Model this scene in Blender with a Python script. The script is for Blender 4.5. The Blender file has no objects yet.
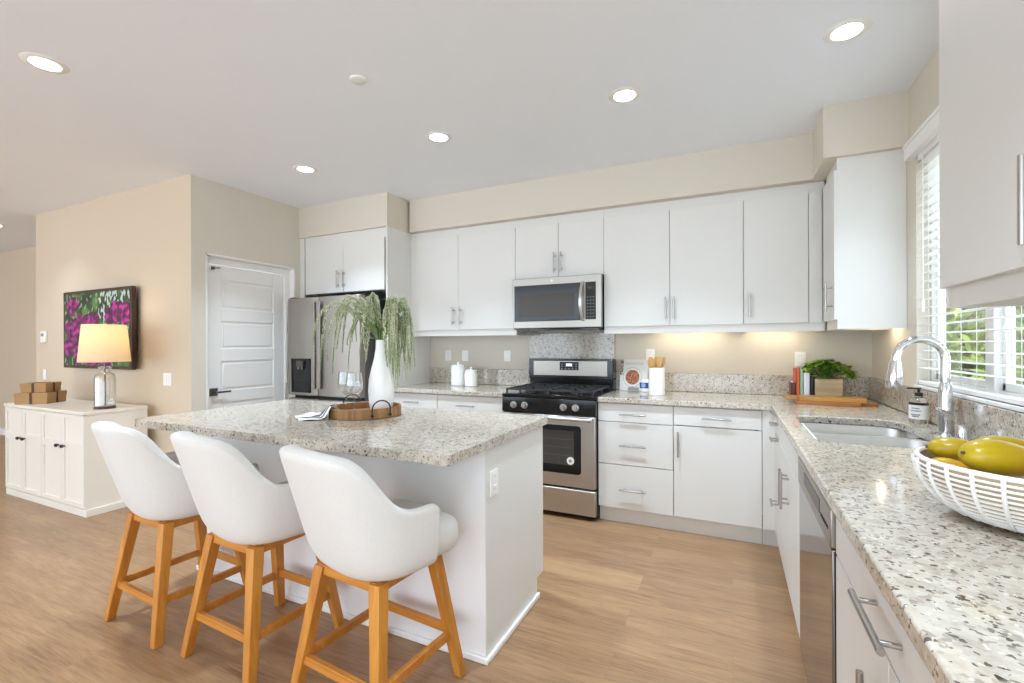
import bpy, bmesh, math, random
from mathutils import Vector, Matrix, noise
R = math.radians
sc = bpy.context.scene
COL = sc.collection
# ------------------------------------------------------------------ camera, sky, sun, exposure
CAM_H = 1.298
cd = bpy.data.cameras.new('camera')
cam = bpy.data.objects.new('camera', cd); COL.objects.link(cam)
cd.sensor_fit = 'HORIZONTAL'; cd.sensor_width = 36.0
cd.lens = 465.19 * 36 / 1024
cd.shift_y = (344.9 - 341.5) / 1024
cd.clip_start = 0.02; cd.clip_end = 200
cam.location = (0, 0, CAM_H)
cam.rotation_euler = (Matrix.Rotation(R(25.272), 4, 'Z') @ Matrix.Rotation(R(90), 4, 'X') @ Matrix.Rotation(R(-0.22), 4, 'Z')).to_euler()
sc.camera = cam
sc.view_settings.view_transform = 'Standard'
sc.view_settings.look = 'None'
sc.view_settings.gamma = 1.0
sc.view_settings.use_curve_mapping = False
sc.view_settings.exposure = 0.26
sc.cycles.use_denoising = True
sc.cycles.max_bounces = 10
sc.cycles.diffuse_bounces = 6
sc.cycles.glossy_bounces = 5
sc.cycles.transmission_bounces = 8
sc.cycles.transparent_max_bounces = 16
sc.cycles.caustics_reflective = False
sc.cycles.caustics_refractive = False
sc.cycles.sample_clamp_indirect = 6
w = bpy.data.worlds.new('sky'); sc.world = w; w.use_nodes = True
wn = w.node_tree; wn.nodes.clear()
wo = wn.nodes.new('ShaderNodeOutputWorld'); wb = wn.nodes.new('ShaderNodeBackground')
wt = wn.nodes.new('ShaderNodeTexCoord'); wr = wn.nodes.new('ShaderNodeValToRGB'); ws = wn.nodes.new('ShaderNodeSeparateXYZ')
wn.links.new(wt.outputs['Generated'], ws.inputs[0]); wn.links.new(ws.outputs['Z'], wr.inputs[0])
wr.color_ramp.elements[0].position = 0.0; wr.color_ramp.elements[0].color = (0.77, 0.88, 1.0, 1)
wr.color_ramp.elements[1].position = 0.6; wr.color_ramp.elements[1].color = (0.73, 0.86, 1.0, 1)
wn.links.new(wr.outputs[0], wb.inputs[0]); wn.links.new(wb.outputs[0], wo.inputs[0])
wb.inputs[1].default_value = 3.4
sd = bpy.data.lights.new('sun', 'SUN'); sd.energy = 5.0; sd.angle = R(2); sd.color = (1.0, 0.95, 0.86)
sun = bpy.data.objects.new('sun', sd); COL.objects.link(sun)
sun.rotation_euler = (R(35), 0, R(-12)); sun.location = (0, -6, 8)

# ------------------------------------------------------------------ helpers
def lin(c):
    return tuple(((x / 255) / 12.92 if x <= 10 else (((x / 255) + 0.055) / 1.055) ** 2.4) for x in c) + (1,)
class NT:
    def __init__(s, name):
        s.m = bpy.data.materials.new(name); s.m.use_nodes = True
        s.t = s.m.node_tree; s.b = s.t.nodes['Principled BSDF']
    def n(s, typ, **kw):
        nd = s.t.nodes.new(typ)
        for k, v in kw.items(): setattr(nd, k, v)
        return nd
    def l(s, a, b): s.t.links.new(a, b)
    def coord(s, scale=(1, 1, 1), rot=(0, 0, 0), kind='Object', loc=(0, 0, 0)):
        tc = s.n('ShaderNodeTexCoord'); mp = s.n('ShaderNodeMapping')
        mp.inputs['Scale'].default_value = scale; mp.inputs['Rotation'].default_value = rot; mp.inputs['Location'].default_value = loc
        s.l(tc.outputs[kind], mp.inputs[0]); return mp.outputs[0]
    def ramp(s, fac, stops, interp='LINEAR'):
        r = s.n('ShaderNodeValToRGB'); r.color_ramp.interpolation = interp
        e = r.color_ramp.elements
        while len(e) < len(stops): e.new(0.5)
        for q, (p, c) in zip(e, stops): q.position = p; q.color = c if len(c) == 4 else tuple(c) + (1,)
        s.l(fac, r.inputs[0]); return r.outputs[0]
    def mix(s, fac, a, b, mode='MIX'):
        m = s.n('ShaderNodeMix', data_type='RGBA', blend_type=mode)
        if isinstance(fac, float): m.inputs[0].default_value = fac
        else: s.l(fac, m.inputs[0])
        for i, v in ((6, a), (7, b)):
            if isinstance(v, tuple): m.inputs[i].default_value = v
            else: s.l(v, m.inputs[i])
        return m.outputs[2]
    def noise(s, co, scale, detail=3, rough=0.5, dist=0):
        n = s.n('ShaderNodeTexNoise'); s.l(co, n.inputs['Vector'])
        n.inputs['Scale'].default_value = scale; n.inputs['Detail'].default_value = detail
        n.inputs['Roughness'].default_value = rough; n.inputs['Distortion'].default_value = dist
        return n.outputs['Fac']
    def bump(s, h, strength=0.2, dist=0.002):
        b = s.n('ShaderNodeBump'); b.inputs['Strength'].default_value = strength; b.inputs['Distance'].default_value = dist
        s.l(h, b.inputs['Height']); s.l(b.outputs[0], s.b.inputs['Normal'])
    def set(s, **kw):
        for k, v in kw.items():
            k = k.replace('_', ' ')
            if hasattr(v, 'is_output') or isinstance(v, bpy.types.NodeSocket): s.l(v, s.b.inputs[k])
            else: s.b.inputs[k].default_value = v
        return s

def paint(name, c, rough=0.6, tex=0.04, scale=60, spec=0.5, var=0.03):
    t = NT(name); co = t.coord()
    n = t.noise(co, scale, 2)
    c0 = lin(c); c1 = tuple(min(1, x * (1 + var)) for x in c0[:3]) + (1,)
    n2 = t.noise(co, 1.7, 2)
    t.set(Base_Color=t.mix(n2, c0, c1), Roughness=rough)
    t.b.inputs['Specular IOR Level'].default_value = spec
    if tex: t.bump(n, tex, 0.001)
    return t.m
def metal(name, c, rough=0.3, stretch=(1, 1, 40), amt=0.12):
    t = NT(name); co = t.coord(stretch)
    n = t.noise(co, 30, 3)
    c0 = lin(c)
    t.set(Base_Color=t.mix(n, tuple(x * 0.9 for x in c0[:3]) + (1,), c0), Metallic=1.0)
    r = t.n('ShaderNodeMapRange'); t.l(n, r.inputs[0]); r.inputs[3].default_value = rough - amt * 0.5; r.inputs[4].default_value = rough + amt * 0.5
    t.l(r.outputs[0], t.b.inputs['Roughness'])
    return t.m
def glossy(name, c, rough=0.1, spec=0.5):
    return paint(name, c, rough, 0, 30, spec)
def wood(name, dark, light, axis='Z', rough=0.4, scale=1.0, grain=14):
    t = NT(name)
    st = {'X': (0.06, 1, 1), 'Y': (1, 0.06, 1), 'Z': (1, 1, 0.06)}[axis]
    co = t.coord(tuple(s * scale for s in st))
    a = t.noise(co, grain * 4, 4, 0.6, 0.6); b = t.noise(co, grain, 2, 0.5, 1.2)
    f = t.mix(0.45, b, a)
    t.set(Base_Color=t.ramp(f, [(0.3, lin(dark)), (0.72, lin(light))]), Roughness=rough)
    t.bump(a, 0.12, 0.001)
    return t.m
def emis(name, c, strength):
    t = NT(name); co = t.coord(); n = t.noise(co, 40, 1)
    t.set(Base_Color=lin(c), Roughness=0.5)
    t.b.inputs['Emission Color'].default_value = lin(c); t.b.inputs['Emission Strength'].default_value = strength
    return t.m
def glass(name, c=(250, 252, 252), rough=0.0, ior=1.45):
    t = NT(name); t.set(Base_Color=lin(c), Roughness=rough)
    t.b.inputs['Transmission Weight'].default_value = 1.0; t.b.inputs['IOR'].default_value = ior
    return t.m
def granite(name, scale=1.0, warm=0.0):
    t = NT(name); co = t.coord((scale,) * 3)
    big = t.noise(co, 26, 4, 0.6, 0.3)
    base = t.ramp(big, [(0.30, lin((164, 153, 137))), (0.43, lin((182, 173, 158))), (0.58, lin((198, 190, 176))), (0.78, lin((184, 167, 145)))])
    wp = t.n('ShaderNodeTexNoise'); t.l(co, wp.inputs['Vector']); wp.inputs['Scale'].default_value = 90
    ad = t.n('ShaderNodeVectorMath', operation='MULTIPLY_ADD'); t.l(wp.outputs['Color'], ad.inputs[0]); ad.inputs[1].default_value = (0.010,) * 3; t.l(co, ad.inputs[2])
    def specks(sc_, lo, hi, cols, prev, seed):
        v1 = t.n('ShaderNodeTexVoronoi'); v1.inputs['Scale'].default_value = sc_
        o_ = t.n('ShaderNodeVectorMath', operation='ADD'); t.l(ad.outputs[0], o_.inputs[0]); o_.inputs[1].default_value = (seed, seed * 2, seed * 3); t.l(o_.outputs[0], v1.inputs['Vector'])
        sp = t.n('ShaderNodeSeparateColor'); t.l(v1.outputs['Color'], sp.inputs[0])
        gate = t.noise(co, 14 + seed * 5, 2, 0.6)
        th = t.n('ShaderNodeMapRange'); t.l(gate, th.inputs[0]); th.inputs[1].default_value = 0.35; th.inputs[2].default_value = 0.68; th.inputs[3].default_value = lo; th.inputs[4].default_value = hi
        lt = t.n('ShaderNodeMath', operation='LESS_THAN'); t.l(sp.outputs[0], lt.inputs[0]); t.l(th.outputs[0], lt.inputs[1])
        return t.mix(lt.outputs[0], prev, t.ramp(sp.outputs[1], [(0.0, lin(cols[0])), (0.5, lin(cols[1])), (1.0, lin(cols[2]))]))
    m1 = specks(105, 0.08, 0.26, ((150, 142, 132), (172, 160, 142), (186, 178, 168)), base, 1.0)
    m2 = specks(170, 0.015, 0.12, ((92, 84, 78), (118, 106, 92), (140, 132, 124)), m1, 2.0)
    m3 = specks(130, 0.005, 0.075, ((58, 50, 46), (76, 64, 56), (96, 84, 74)), m2, 3.0)
    m3 = specks(170, 0.01, 0.07, ((212, 206, 195), (216, 211, 201), (206, 198, 186)), m3, 4.0)
    t.set(Base_Color=m3, Roughness=0.10)
    t.b.inputs['Specular IOR Level'].default_value = 0.75
    return t.m

def thin_glass(name, tint=(250, 252, 251), k=1.0, pw_=3.5):
    t = NT(name); t.t.nodes.remove(t.b)
    tr = t.n('ShaderNodeBsdfTransparent'); tr.inputs[0].default_value = lin(tint)
    gl = t.n('ShaderNodeBsdfGlossy'); gl.inputs['Roughness'].default_value = 0.02
    lw = t.n('ShaderNodeLayerWeight'); lw.inputs[0].default_value = 0.5
    pw = t.n('ShaderNodeMath', operation='POWER'); pw.inputs[1].default_value = pw_; t.l(lw.outputs['Facing'], pw.inputs[0])
    mu = t.n('ShaderNodeMath', operation='MULTIPLY_ADD'); mu.inputs[1].default_value = 0.45 * k; mu.inputs[2].default_value = 0.04 * k; mu.use_clamp = True; t.l(pw.outputs[0], mu.inputs[0])
    mx = t.n('ShaderNodeMixShader'); t.l(mu.outputs[0], mx.inputs[0]); t.l(tr.outputs[0], mx.inputs[1]); t.l(gl.outputs[0], mx.inputs[2])
    t.l(mx.outputs[0], t.t.nodes['Material Output'].inputs[0]); return t.m
M = {}
M['wall'] = paint('wall_paint', (214, 207, 193), 0.75, 0.05, 90)
M['wall_warm_lit'] = paint('wall_paint_warm_lit', (208, 192, 169), 0.75, 0.05, 90)  # same paint as the other walls, with warmer light tinted into the colour
M['ceiling'] = paint('ceiling_paint', (238, 243, 250), 0.85, 0.08, 70)
M['cab'] = paint('cabinet_white', (224, 223, 219), 0.38, 0.0, 50, 0.45, 0.01)
M['cab_in'] = paint('cabinet_carcass', (225, 225, 222), 0.5, 0)
M['trimw'] = paint('trim_white', (240, 239, 236), 0.4, 0)
M['island'] = paint('island_panel', (240, 240, 240), 0.45, 0.02)
M['sideboard'] = paint('sideboard_paint', (232, 226, 214), 0.4, 0)
M['steel'] = metal('brushed_steel', (206, 203, 199), 0.30)
M['steel_h'] = metal('brushed_steel_horizontal', (172, 167, 159), 0.36, (1, 40, 40))
M['nickel'] = metal('satin_nickel', (188, 184, 178), 0.3)
M['chrome'] = metal('chrome', (235, 235, 238), 0.06, (1, 1, 1), 0.02)
M['sinksteel'] = metal('sink_steel', (226, 225, 222), 0.34, (1, 30, 1))
M['black'] = glossy('black_enamel', (14, 14, 15), 0.12)
M['blackmat'] = paint('black_matte', (24, 24, 25), 0.55, 0.05)
M['iron'] = paint('cast_iron', (40, 40, 42), 0.38, 0.1, 200)
M['darkglass'] = glossy('dark_glass', (64, 56, 47), 0.15, 0.3)
M['ovenglass'] = glossy('oven_glass', (64, 62, 60), 0.08, 0.6)
M['bronze'] = metal('dark_pewter', (112, 106, 98), 0.35)
M['fabric'] = None; M['steel_dark'] = metal('dark_grey_metal', (120, 118, 116), 0.4)
M['stoolwood'] = wood('honey_wood', (164, 96, 28), (216, 150, 64), 'Z', 0.38, 1.0, 9)
M['stoolwoodx'] = wood('honey_wood_rail', (164, 96, 28), (212, 144, 60), 'X', 0.38, 1.0, 9)
M['board'] = wood('board_wood', (150, 96, 38), (208, 160, 84), 'X', 0.45, 1.0, 12)
M['board_dark'] = wood('board_wood_dark', (128, 70, 26), (180, 116, 54), 'X', 0.45, 1.0, 12)
M['tray'] = wood('tray_wood', (104, 70, 36), (176, 134, 84), 'Z', 0.6, 1.0, 14)
M['tray_in'] = wood('tray_wood_inner', (112, 66, 36), (160, 104, 66), 'X', 0.6, 1.0, 14)
M['spoon'] = wood('spoon_wood', (190, 140, 78), (226, 184, 122), 'Z', 0.55, 1.0, 12)
M['planter'] = wood('planter_wood', (166, 142, 108), (220, 200, 166), 'X', 0.7, 1.0, 8)
M['kraft'] = paint('kraft_board', (172, 136, 92), 0.75, 0.06, 80, 0.3, 0.12)
M['ribbon'] = paint('brown_ribbon', (84, 50, 28), 0.6, 0)
M['ceramic'] = glossy('white_ceramic', (244, 243, 240), 0.16)
M['ceramic_m'] = paint('matte_ceramic', (244, 243, 240), 0.45, 0.03)
M['plastic'] = glossy('white_plastic', (242, 241, 238), 0.3)
M['slot'] = paint('outlet_slot', (150, 148, 144), 0.6, 0)
M['glass'] = thin_glass('clear_glass', (250, 251, 251), 1.9, 2.2); M['pane'] = thin_glass('window_glass')
M['liquid'] = glass('soap_glass', (238, 240, 238), 0.02, 1.4)
M['granite'] = granite('granite_speckled')
M['can'] = emis('lamp_lens', (255, 250, 240), 14.0)
M['led'] = emis('led_strip', (255, 224, 178), 5.0)
M['leaf'] = None
# floor planks
def floor_mat():
    t = NT('oak_planks')
    co = t.coord((1, 1, 1), kind='Object')
    br = t.n('ShaderNodeTexBrick'); t.l(co, br.inputs['Vector'])
    br.inputs['Scale'].default_value = 1.0; br.inputs['Brick Width'].default_value = 1.22; br.inputs['Row Height'].default_value = 0.178
    br.inputs['Mortar Size'].default_value = 0.0007; br.inputs['Mortar Smooth'].default_value = 0.3
    br.offset = 0.37; br.offset_frequency = 2
    br.inputs['Color1'].default_value = (0.0, 0.0, 0.0, 1); br.inputs['Color2'].default_value = (1, 1, 1, 1); br.inputs['Mortar'].default_value = (0.5, 0.5, 0.5, 1)
    # per plank shift of the grain
    sh = t.n('ShaderNodeVectorMath', operation='SCALE'); t.l(br.outputs['Color'], sh.inputs[0]); sh.inputs['Scale'].default_value = 13.0
    ad = t.n('ShaderNodeVectorMath', operation='ADD'); t.l(co, ad.inputs[0]); t.l(sh.outputs[0], ad.inputs[1])
    mp = t.n('ShaderNodeMapping'); mp.inputs['Scale'].default_value = (0.9, 9, 1); t.l(ad.outputs[0], mp.inputs[0])
    g1 = t.noise(mp.outputs[0], 3.2, 5, 0.62, 0.9)
    mp2 = t.n('ShaderNodeMapping'); mp2.inputs['Scale'].default_value = (2.2, 60, 1); t.l(ad.outputs[0], mp2.inputs[0])
    g2 = t.noise(mp2.outputs[0], 3.5, 4, 0.6, 0.2)
    mp3 = t.n('ShaderNodeMapping'); mp3.inputs['Scale'].default_value = (0.5, 3.0, 1); t.l(ad.outputs[0], mp3.inputs[0])
    g3 = t.noise(mp3.outputs[0], 1.6, 3, 0.5, 0.4)
    c1 = t.ramp(g1, [(0.28, lin((104, 74, 50))), (0.48, lin((150, 114, 82))), (0.70, lin((178, 143, 108)))])
    c2 = t.ramp(g2, [(0.34, lin((98, 70, 48))), (0.58, lin((182, 147, 110)))])
    c = t.mix(0.42, c1, c2)
    c = t.mix(0.35, c, t.ramp(g3, [(0.3, lin((124, 92, 66))), (0.7, lin((178, 143, 106)))]))
    tone = t.ramp(br.outputs['Color'], [(0.0, (0.95, 0.945, 0.94)), (1.0, (1.03, 1.03, 1.03))])
    c = t.mix(1.0, c, tone, 'MULTIPLY')
    c = t.mix(br.outputs['Fac'], c, lin((140, 110, 82)))
    t.set(Base_Color=c, Roughness=0.33)
    t.bump(g2, 0.06, 0.001)
    return t.m
M['floor'] = floor_mat()
def fabric_mat(name, c0, c1):
    t = NT(name); co = t.coord()
    wv = t.n('ShaderNodeTexWave', wave_type='BANDS', bands_direction='Z'); t.l(co, wv.inputs['Vector']); wv.inputs['Scale'].default_value = 260; wv.inputs['Distortion'].default_value = 1.5
    n = t.noise(t.coord((1, 1, 0.25)), 220, 3, 0.6)
    t.set(Base_Color=t.mix(n, lin(c0), lin(c1)), Roughness=0.9)
    t.b.inputs['Sheen Weight'].default_value = 0.15; t.b.inputs['Specular IOR Level'].default_value = 0.2
    t.bump(n, 0.18, 0.001)
    return t.m
M['fabric'] = fabric_mat('linen_fabric', (212, 209, 204), (224, 221, 216))
def leaf_mat(name, a, b):
    t = NT(name); n = t.noise(t.coord(), 7, 3)
    t.set(Base_Color=t.ramp(n, [(0.35, lin(a)), (0.65, lin(b))]), Roughness=0.5)
    t.b.inputs['Subsurface Weight'].default_value = 0.0
    return t.m
M['leaf'] = leaf_mat('potted_leaf', (84, 132, 38), (160, 190, 78))
M['amaranth'] = leaf_mat('amaranth_bead', (158, 166, 130), (208, 208, 178))
M['stem'] = leaf_mat('green_stem', (96, 118, 72), (136, 152, 100))
M['treeleaf'] = leaf_mat('tree_leaf', (84, 110, 40), (160, 172, 76))
M['bark'] = wood('bark', (78, 62, 46), (120, 100, 78), 'Z', 0.9)
M['fence'] = wood('fence_board', (84, 74, 52), (132, 118, 84), 'Z', 0.8)
M['ground'] = leaf_mat('bright_bounce_ground', (176, 174, 168), (200, 198, 192))  # ground made pale to bounce more daylight in through the right wall
def attr_mat(name, rough=0.4, em=0.0):
    t = NT(name); a = t.n('ShaderNodeAttribute'); a.attribute_name = 'Col'
    t.set(Base_Color=a.outputs['Color'], Roughness=rough)
    if em:
        t.l(a.outputs['Color'], t.b.inputs['Emission Color']); t.b.inputs['Emission Strength'].default_value = em
    return t.m

class MB:
    def __init__(s): s.bm = bmesh.new(); s.mi = 0
    def _mark(s, before):
        if s.mi:
            for f in s.bm.faces:
                if f.index == -1 or f not in before: f.material_index = s.mi
    def quad(s, vs):
        f = s.bm.faces.new(vs); f.material_index = s.mi; return f
    def box(s, x0, x1, y0, y1, z0, z1, rot=None, about=None):
        if x0 > x1: x0, x1 = x1, x0
        if y0 > y1: y0, y1 = y1, y0
        if z0 > z1: z0, z1 = z1, z0
        P = [(x0, y0, z0), (x1, y0, z0), (x1, y1, z0), (x0, y1, z0), (x0, y0, z1), (x1, y0, z1), (x1, y1, z1), (x0, y1, z1)]
        if rot is not None:
            P = [(about + rot @ (Vector(p) - about)) for p in P]
        v = [s.bm.verts.new(p) for p in P]
        for q in ((0, 3, 2, 1), (4, 5, 6, 7), (0, 1, 5, 4), (1, 2, 6, 5), (2, 3, 7, 6), (3, 0, 4, 7)):
            s.quad([v[i] for i in q])
        return s
    def loops(s, rings, cap0=True, cap1=True, closed=True):
        vr = [[s.bm.verts.new(p) for p in r] for r in rings]
        n = len(vr[0])
        for a, b in zip(vr, vr[1:]):
            for i in range(n if closed else n - 1):
                j = (i + 1) % n
                s.quad([a[i], a[j], b[j], b[i]])
        if cap0: s.quad(list(reversed(vr[0])))
        if cap1: s.quad(vr[-1])
        return vr
    def tube(s, pts, r, seg=10, cap=True):
        pts = [Vector(p) for p in pts]; n = len(pts)
        rs = r if isinstance(r, (list, tuple)) else [r] * n
        rings = []; up = None
        for i, p in enumerate(pts):
            t = (pts[min(i + 1, n - 1)] - pts[max(i - 1, 0)]).normalized()
            if up is None: up = Vector((0, 0, 1)) if abs(t.z) < 0.9 else Vector((1, 0, 0))
            u = (up - t * up.dot(t)).normalized(); up = u; v = t.cross(u)
            rings.append([p + (u * math.cos(2 * math.pi * k / seg) + v * math.sin(2 * math.pi * k / seg)) * rs[i] for k in range(seg)])
        s.loops(rings, cap, cap); return s
    def cyl(s, p0, p1, r, seg=16, r2=None):
        return s.tube([p0, p1], [r, r if r2 is None else r2], seg)
    def lathe(s, prof, c=(0, 0, 0), seg=32, cap0=True, cap1=True):
        rings = [[(c[0] + r * math.cos(2 * math.pi * k / seg), c[1] + r * math.sin(2 * math.pi * k / seg), c[2] + z) for k in range(seg)] for r, z in prof]
        s.loops(rings, cap0, cap1); return s
    def prism(s, pts, z0, z1):
        a = [s.bm.verts.new((x, y, z0)) for x, y in pts]; b = [s.bm.verts.new((x, y, z1)) for x, y in pts]
        n = len(pts)
        for i in range(n):
            j = (i + 1) % n; s.quad([a[i], a[j], b[j], b[i]])
        s.quad(list(reversed(a))); s.quad(b); return s
    def slab(s, outer, holes, z0, z1):
        es = []; vs = []
        for lp in [outer] + holes:
            v = [s.bm.verts.new((x, y, z0)) for x, y in lp]; vs += v
            for i in range(len(v)): es.append(s.bm.edges.new((v[i], v[(i + 1) % len(v)])))
        r = bmesh.ops.triangle_fill(s.bm, edges=es, use_beauty=True)
        fs = [g for g in r['geom'] if isinstance(g, bmesh.types.BMFace)]
        e = bmesh.ops.extrude_face_region(s.bm, geom=fs)
        nv = [g for g in e['geom'] if isinstance(g, bmesh.types.BMVert)]
        bmesh.ops.translate(s.bm, verts=nv, vec=(0, 0, z1 - z0)); return s
    def beam(s, p0, p1, w0, w1, d0=None, d1=None, side=None):
        p0, p1 = Vector(p0), Vector(p1); t = (p1 - p0).normalized()
        side = Vector(side) if side else (Vector((1, 0, 0)) if abs(t.x) < 0.8 else Vector((0, 0, 1)))
        u = (side - t * side.dot(t)).normalized(); v = t.cross(u)
        d0 = d0 or w0; d1 = d1 or w1
        rings = []
        for p, a, b in ((p0, w0, d0), (p1, w1, d1)):
            rings.append([p + u * a / 2 + v * b / 2, p - u * a / 2 + v * b / 2, p - u * a / 2 - v * b / 2, p + u * a / 2 - v * b / 2])
        s.loops(rings); return s
    def xf(s, m): bmesh.ops.transform(s.bm, matrix=m, verts=s.bm.verts); return s
    def build(s, name, mat, parent=None, bev=0, seg=2, smooth=40, sub=0, world=False):
        bm = s.bm
        bmesh.ops.recalc_face_normals(bm, faces=bm.faces)
        org = Vector((0, 0, 0))
        if parent is None:
            xs = [v.co for v in bm.verts]
            lo = Vector([min(c[i] for c in xs) for i in range(3)]); hi = Vector([max(c[i] for c in xs) for i in range(3)])
            org = Vector(((lo.x + hi.x) / 2, (lo.y + hi.y) / 2, lo.z))
            bmesh.ops.translate(bm, verts=bm.verts, vec=-org)
        elif world:
            p = parent; mw = Matrix.Identity(4); ch = []
            while p is not None: ch.append(p); p = p.parent
            for q in reversed(ch): mw = mw @ q.matrix_basis
            bmesh.ops.transform(bm, matrix=mw.inverted(), verts=bm.verts)
        me = bpy.data.meshes.new(name); bm.to_mesh(me); bm.free()
        for m in (mat if isinstance(mat, (list, tuple)) else [mat]): me.materials.append(m)
        if smooth:
            for p in me.polygons: p.use_smooth = True
            me.set_sharp_from_angle(angle=R(smooth))
        o = bpy.data.objects.new(name, me); COL.objects.link(o); o.location = org
        if parent is not None: o.parent = parent
        if bev:
            b = o.modifiers.new('bevel', 'BEVEL'); b.width = bev; b.segments = seg; b.limit_method = 'ANGLE'; b.angle_limit = R(50); b.harden_normals = False
        if sub:
            b = o.modifiers.new('subd', 'SUBSURF'); b.levels = sub; b.render_levels = sub
        return o
def tag(o, label=None, cat=None, group=None, kind=None):
    if label: o['label'] = label
    if cat: o['category'] = cat
    if group: o['group'] = group
    if kind: o['kind'] = kind
    return o
def thing(name, loc, label, cat, group=None, rz=0):
    o = bpy.data.objects.new(name, None); COL.objects.link(o); o.empty_display_size = 0.05
    o.location = loc; o.rotation_euler = (0, 0, rz)
    return tag(o, label, cat, group)
def struct(o): o['kind'] = 'structure'; return o
def copy_tree(o, parent=None):
    c = o.copy(); COL.objects.link(c); c.parent = parent
    for ch in list(o.children): copy_tree(ch, c)
    return c

# ------------------------------------------------------------------ room shell
H = 2.69; YW = 4.01; XW = 0.885; ZS = 2.385; XD = -3.96; YT = 2.30
WT = 0.16; WR = 0.12
struct(MB().box(-12, XW + WT, -4.2, YW + WT, -0.08, 0).build('floor', M['floor']))
bpy.data.objects['floor'].data.transform(Matrix.Translation(bpy.data.objects['floor'].location)); bpy.data.objects['floor'].location = (0, 0, 0)
struct(MB().box(-12, XW + WT, -4.2, YW + WT, H, H + 0.12).build('ceiling', M['ceiling']))
struct(MB().box(XD - WT, XW, YW, YW + WT, 0, H).build('wall_back', M['wall']))
# right wall: window opening, and an unseen opening added to let in daylight
WY0, WY1, WZ0, WZ1 = 1.62, 3.14, 1.082, 2.31
m = MB()
m.box(XW, XW + WR, -0.45, WY0, 0, H); m.box(XW, XW + WT, -3.9, -0.45, 2.45, H); m.box(XW, XW + WT, -4.2, -3.9, 0, H); m.box(XW, XW + WR, WY1, YW + WT, 0, H)
m.box(XW, XW + WR, WY0, WY1, 0, WZ0); m.box(XW, XW + WR, WY0, WY1, WZ1, H)
struct(m.build('wall_right', M['wall'], smooth=0))
# pantry wall with the door opening
DY0, DY1, DZ = 2.415, 3.30, 2.08
m = MB()
m.prism([(XD, YT), (XD, DY0), (XD - 0.1, DY0), (XD - 0.1, YT + 0.1)], 0, H); m.box(XD - 0.1, XD, DY1, YW, 0, H); m.box(XD - 0.1, XD, DY0, DY1, DZ, H)
struct(m.build('wall_pantry', M['wall'], smooth=0))
m = MB(); m.prism([(-6.65, YT), (XD, YT), (XD - 0.1, YT + 0.1), (XD - 0.12, YT + 0.12), (-6.65, YT + 0.12)], 0, H); m.box(-6.65, -6.53, YT + 0.12, 3.0, 0, H)
struct(m.build('wall_left', M['wall_warm_lit'], smooth=0))
struct(MB().box(-12, -6.65, 3.0, 3.12, 0, H).build('wall_far_left', M['wall_warm_lit']))
struct(MB().box(-12.1, -12, -4.2, 3.12, 0, H).build('wall_living_end', M['wall_warm_lit']))
# soffits
struct(MB().box(-2.80, 0.49, 3.63, YW, ZS, H).build('wall_soffit_back', M['wall']))
struct(MB().box(0.49, XW, 3.245, YW, ZS, H).build('wall_soffit_right', M['wall']))
struct(MB().box(XD, -2.825, 3.338, YW, ZS, H).build('wall_soffit_fridge', M['wall']))
struct(MB().box(0.49, XW, -0.4, 1.72, ZS, H).build('wall_soffit_near', M['wall']))
# baseboards
def bb(name, x0, x1, y0, y1): struct(MB().box(x0, x1, y0, y1, 0, 0.10).build(name, M['trimw'], bev=0.004))
bb('baseboard_left', -6.65, XD, YT - 0.014, YT); bb('baseboard_far_left', -12, -6.65, 2.986, 3.0)
bb('baseboard_pantry', XD, XD + 0.014, YT - 0.014, DY0 - 0.005)
# door
m = MB(); dx = XD - 0.075
m.box(dx, XD - 0.002, DY0, DY0 + 0.018, 0, DZ); m.box(dx, XD - 0.002, DY1 - 0.018, DY1, 0, DZ); m.box(dx, XD - 0.002, DY0, DY1, DZ - 0.018, DZ)
m.box(dx - 0.02, dx + 0.012, DY0 + 0.018, DY0 + 0.06, 0, DZ - 0.018); m.box(dx - 0.02, dx + 0.012, DY1 - 0.075, DY1 - 0.018, 0, DZ - 0.018)
m.box(dx - 0.02, dx + 0.012, DY0 + 0.06, DY1 - 0.075, DZ - 0.075, DZ - 0.018)
struct(m.build('trim_1', M['trimw'], bev=0.003))
dr = bpy.data.objects.new('door_1', None); COL.objects.link(dr); dr.location = (dx, (DY0 + DY1) / 2, 0); struct(dr)
m = MB(); y0, y1, z1 = DY0 + 0.063, DY1 - 0.078, DZ - 0.078
py0, py1 = y0 + 0.115, y1 - 0.115
pz = [(0.17, 0.46), (0.555, 0.80), (0.905, 1.165), (1.275, 1.515), (1.625, 1.875)]
m.box(dx - 0.035, dx - 0.012, y0, y1, 0.006, z1)
m.box(dx - 0.012, dx - 0.002, y0, py0, 0.006, z1); m.box(dx - 0.012, dx - 0.002, py1, y1, 0.006, z1)
zz = [0.006] + [q for p in pz for q in p] + [z1]
for a, b in zip(zz[0::2], zz[1::2]): m.box(dx - 0.012, dx - 0.002, py0, py1, a, b)
for a, b in pz: m.box(dx - 0.012, dx - 0.004, py0 + 0.022, py1 - 0.022, a + 0.022, b - 0.022)
m.build('door_panel', M['trimw'], dr, bev=0.003, world=True)
m = MB(); hy = y0 + 0.045
m.box(dx - 0.002, dx + 0.008, hy - 0.033, hy + 0.033, 0.868, 0.934); m.cyl((dx + 0.008, hy, 0.9), (dx + 0.05, hy, 0.9), 0.011)
m.box(dx + 0.038, dx + 0.052, hy - 0.011, hy + 0.125, 0.892, 0.909)
m.build('door_handle', M['bronze'], dr, bev=0.002, world=True)
m = MB(); m.box(dx - 0.002, dx + 0.01, y0 + 0.03, y0 + 0.055, z1 - 0.045, z1 - 0.02); m.cyl((dx + 0.01, y0 + 0.042, z1 - 0.032), (dx + 0.02, y0 + 0.095, z1 - 0.026), 0.004)
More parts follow.
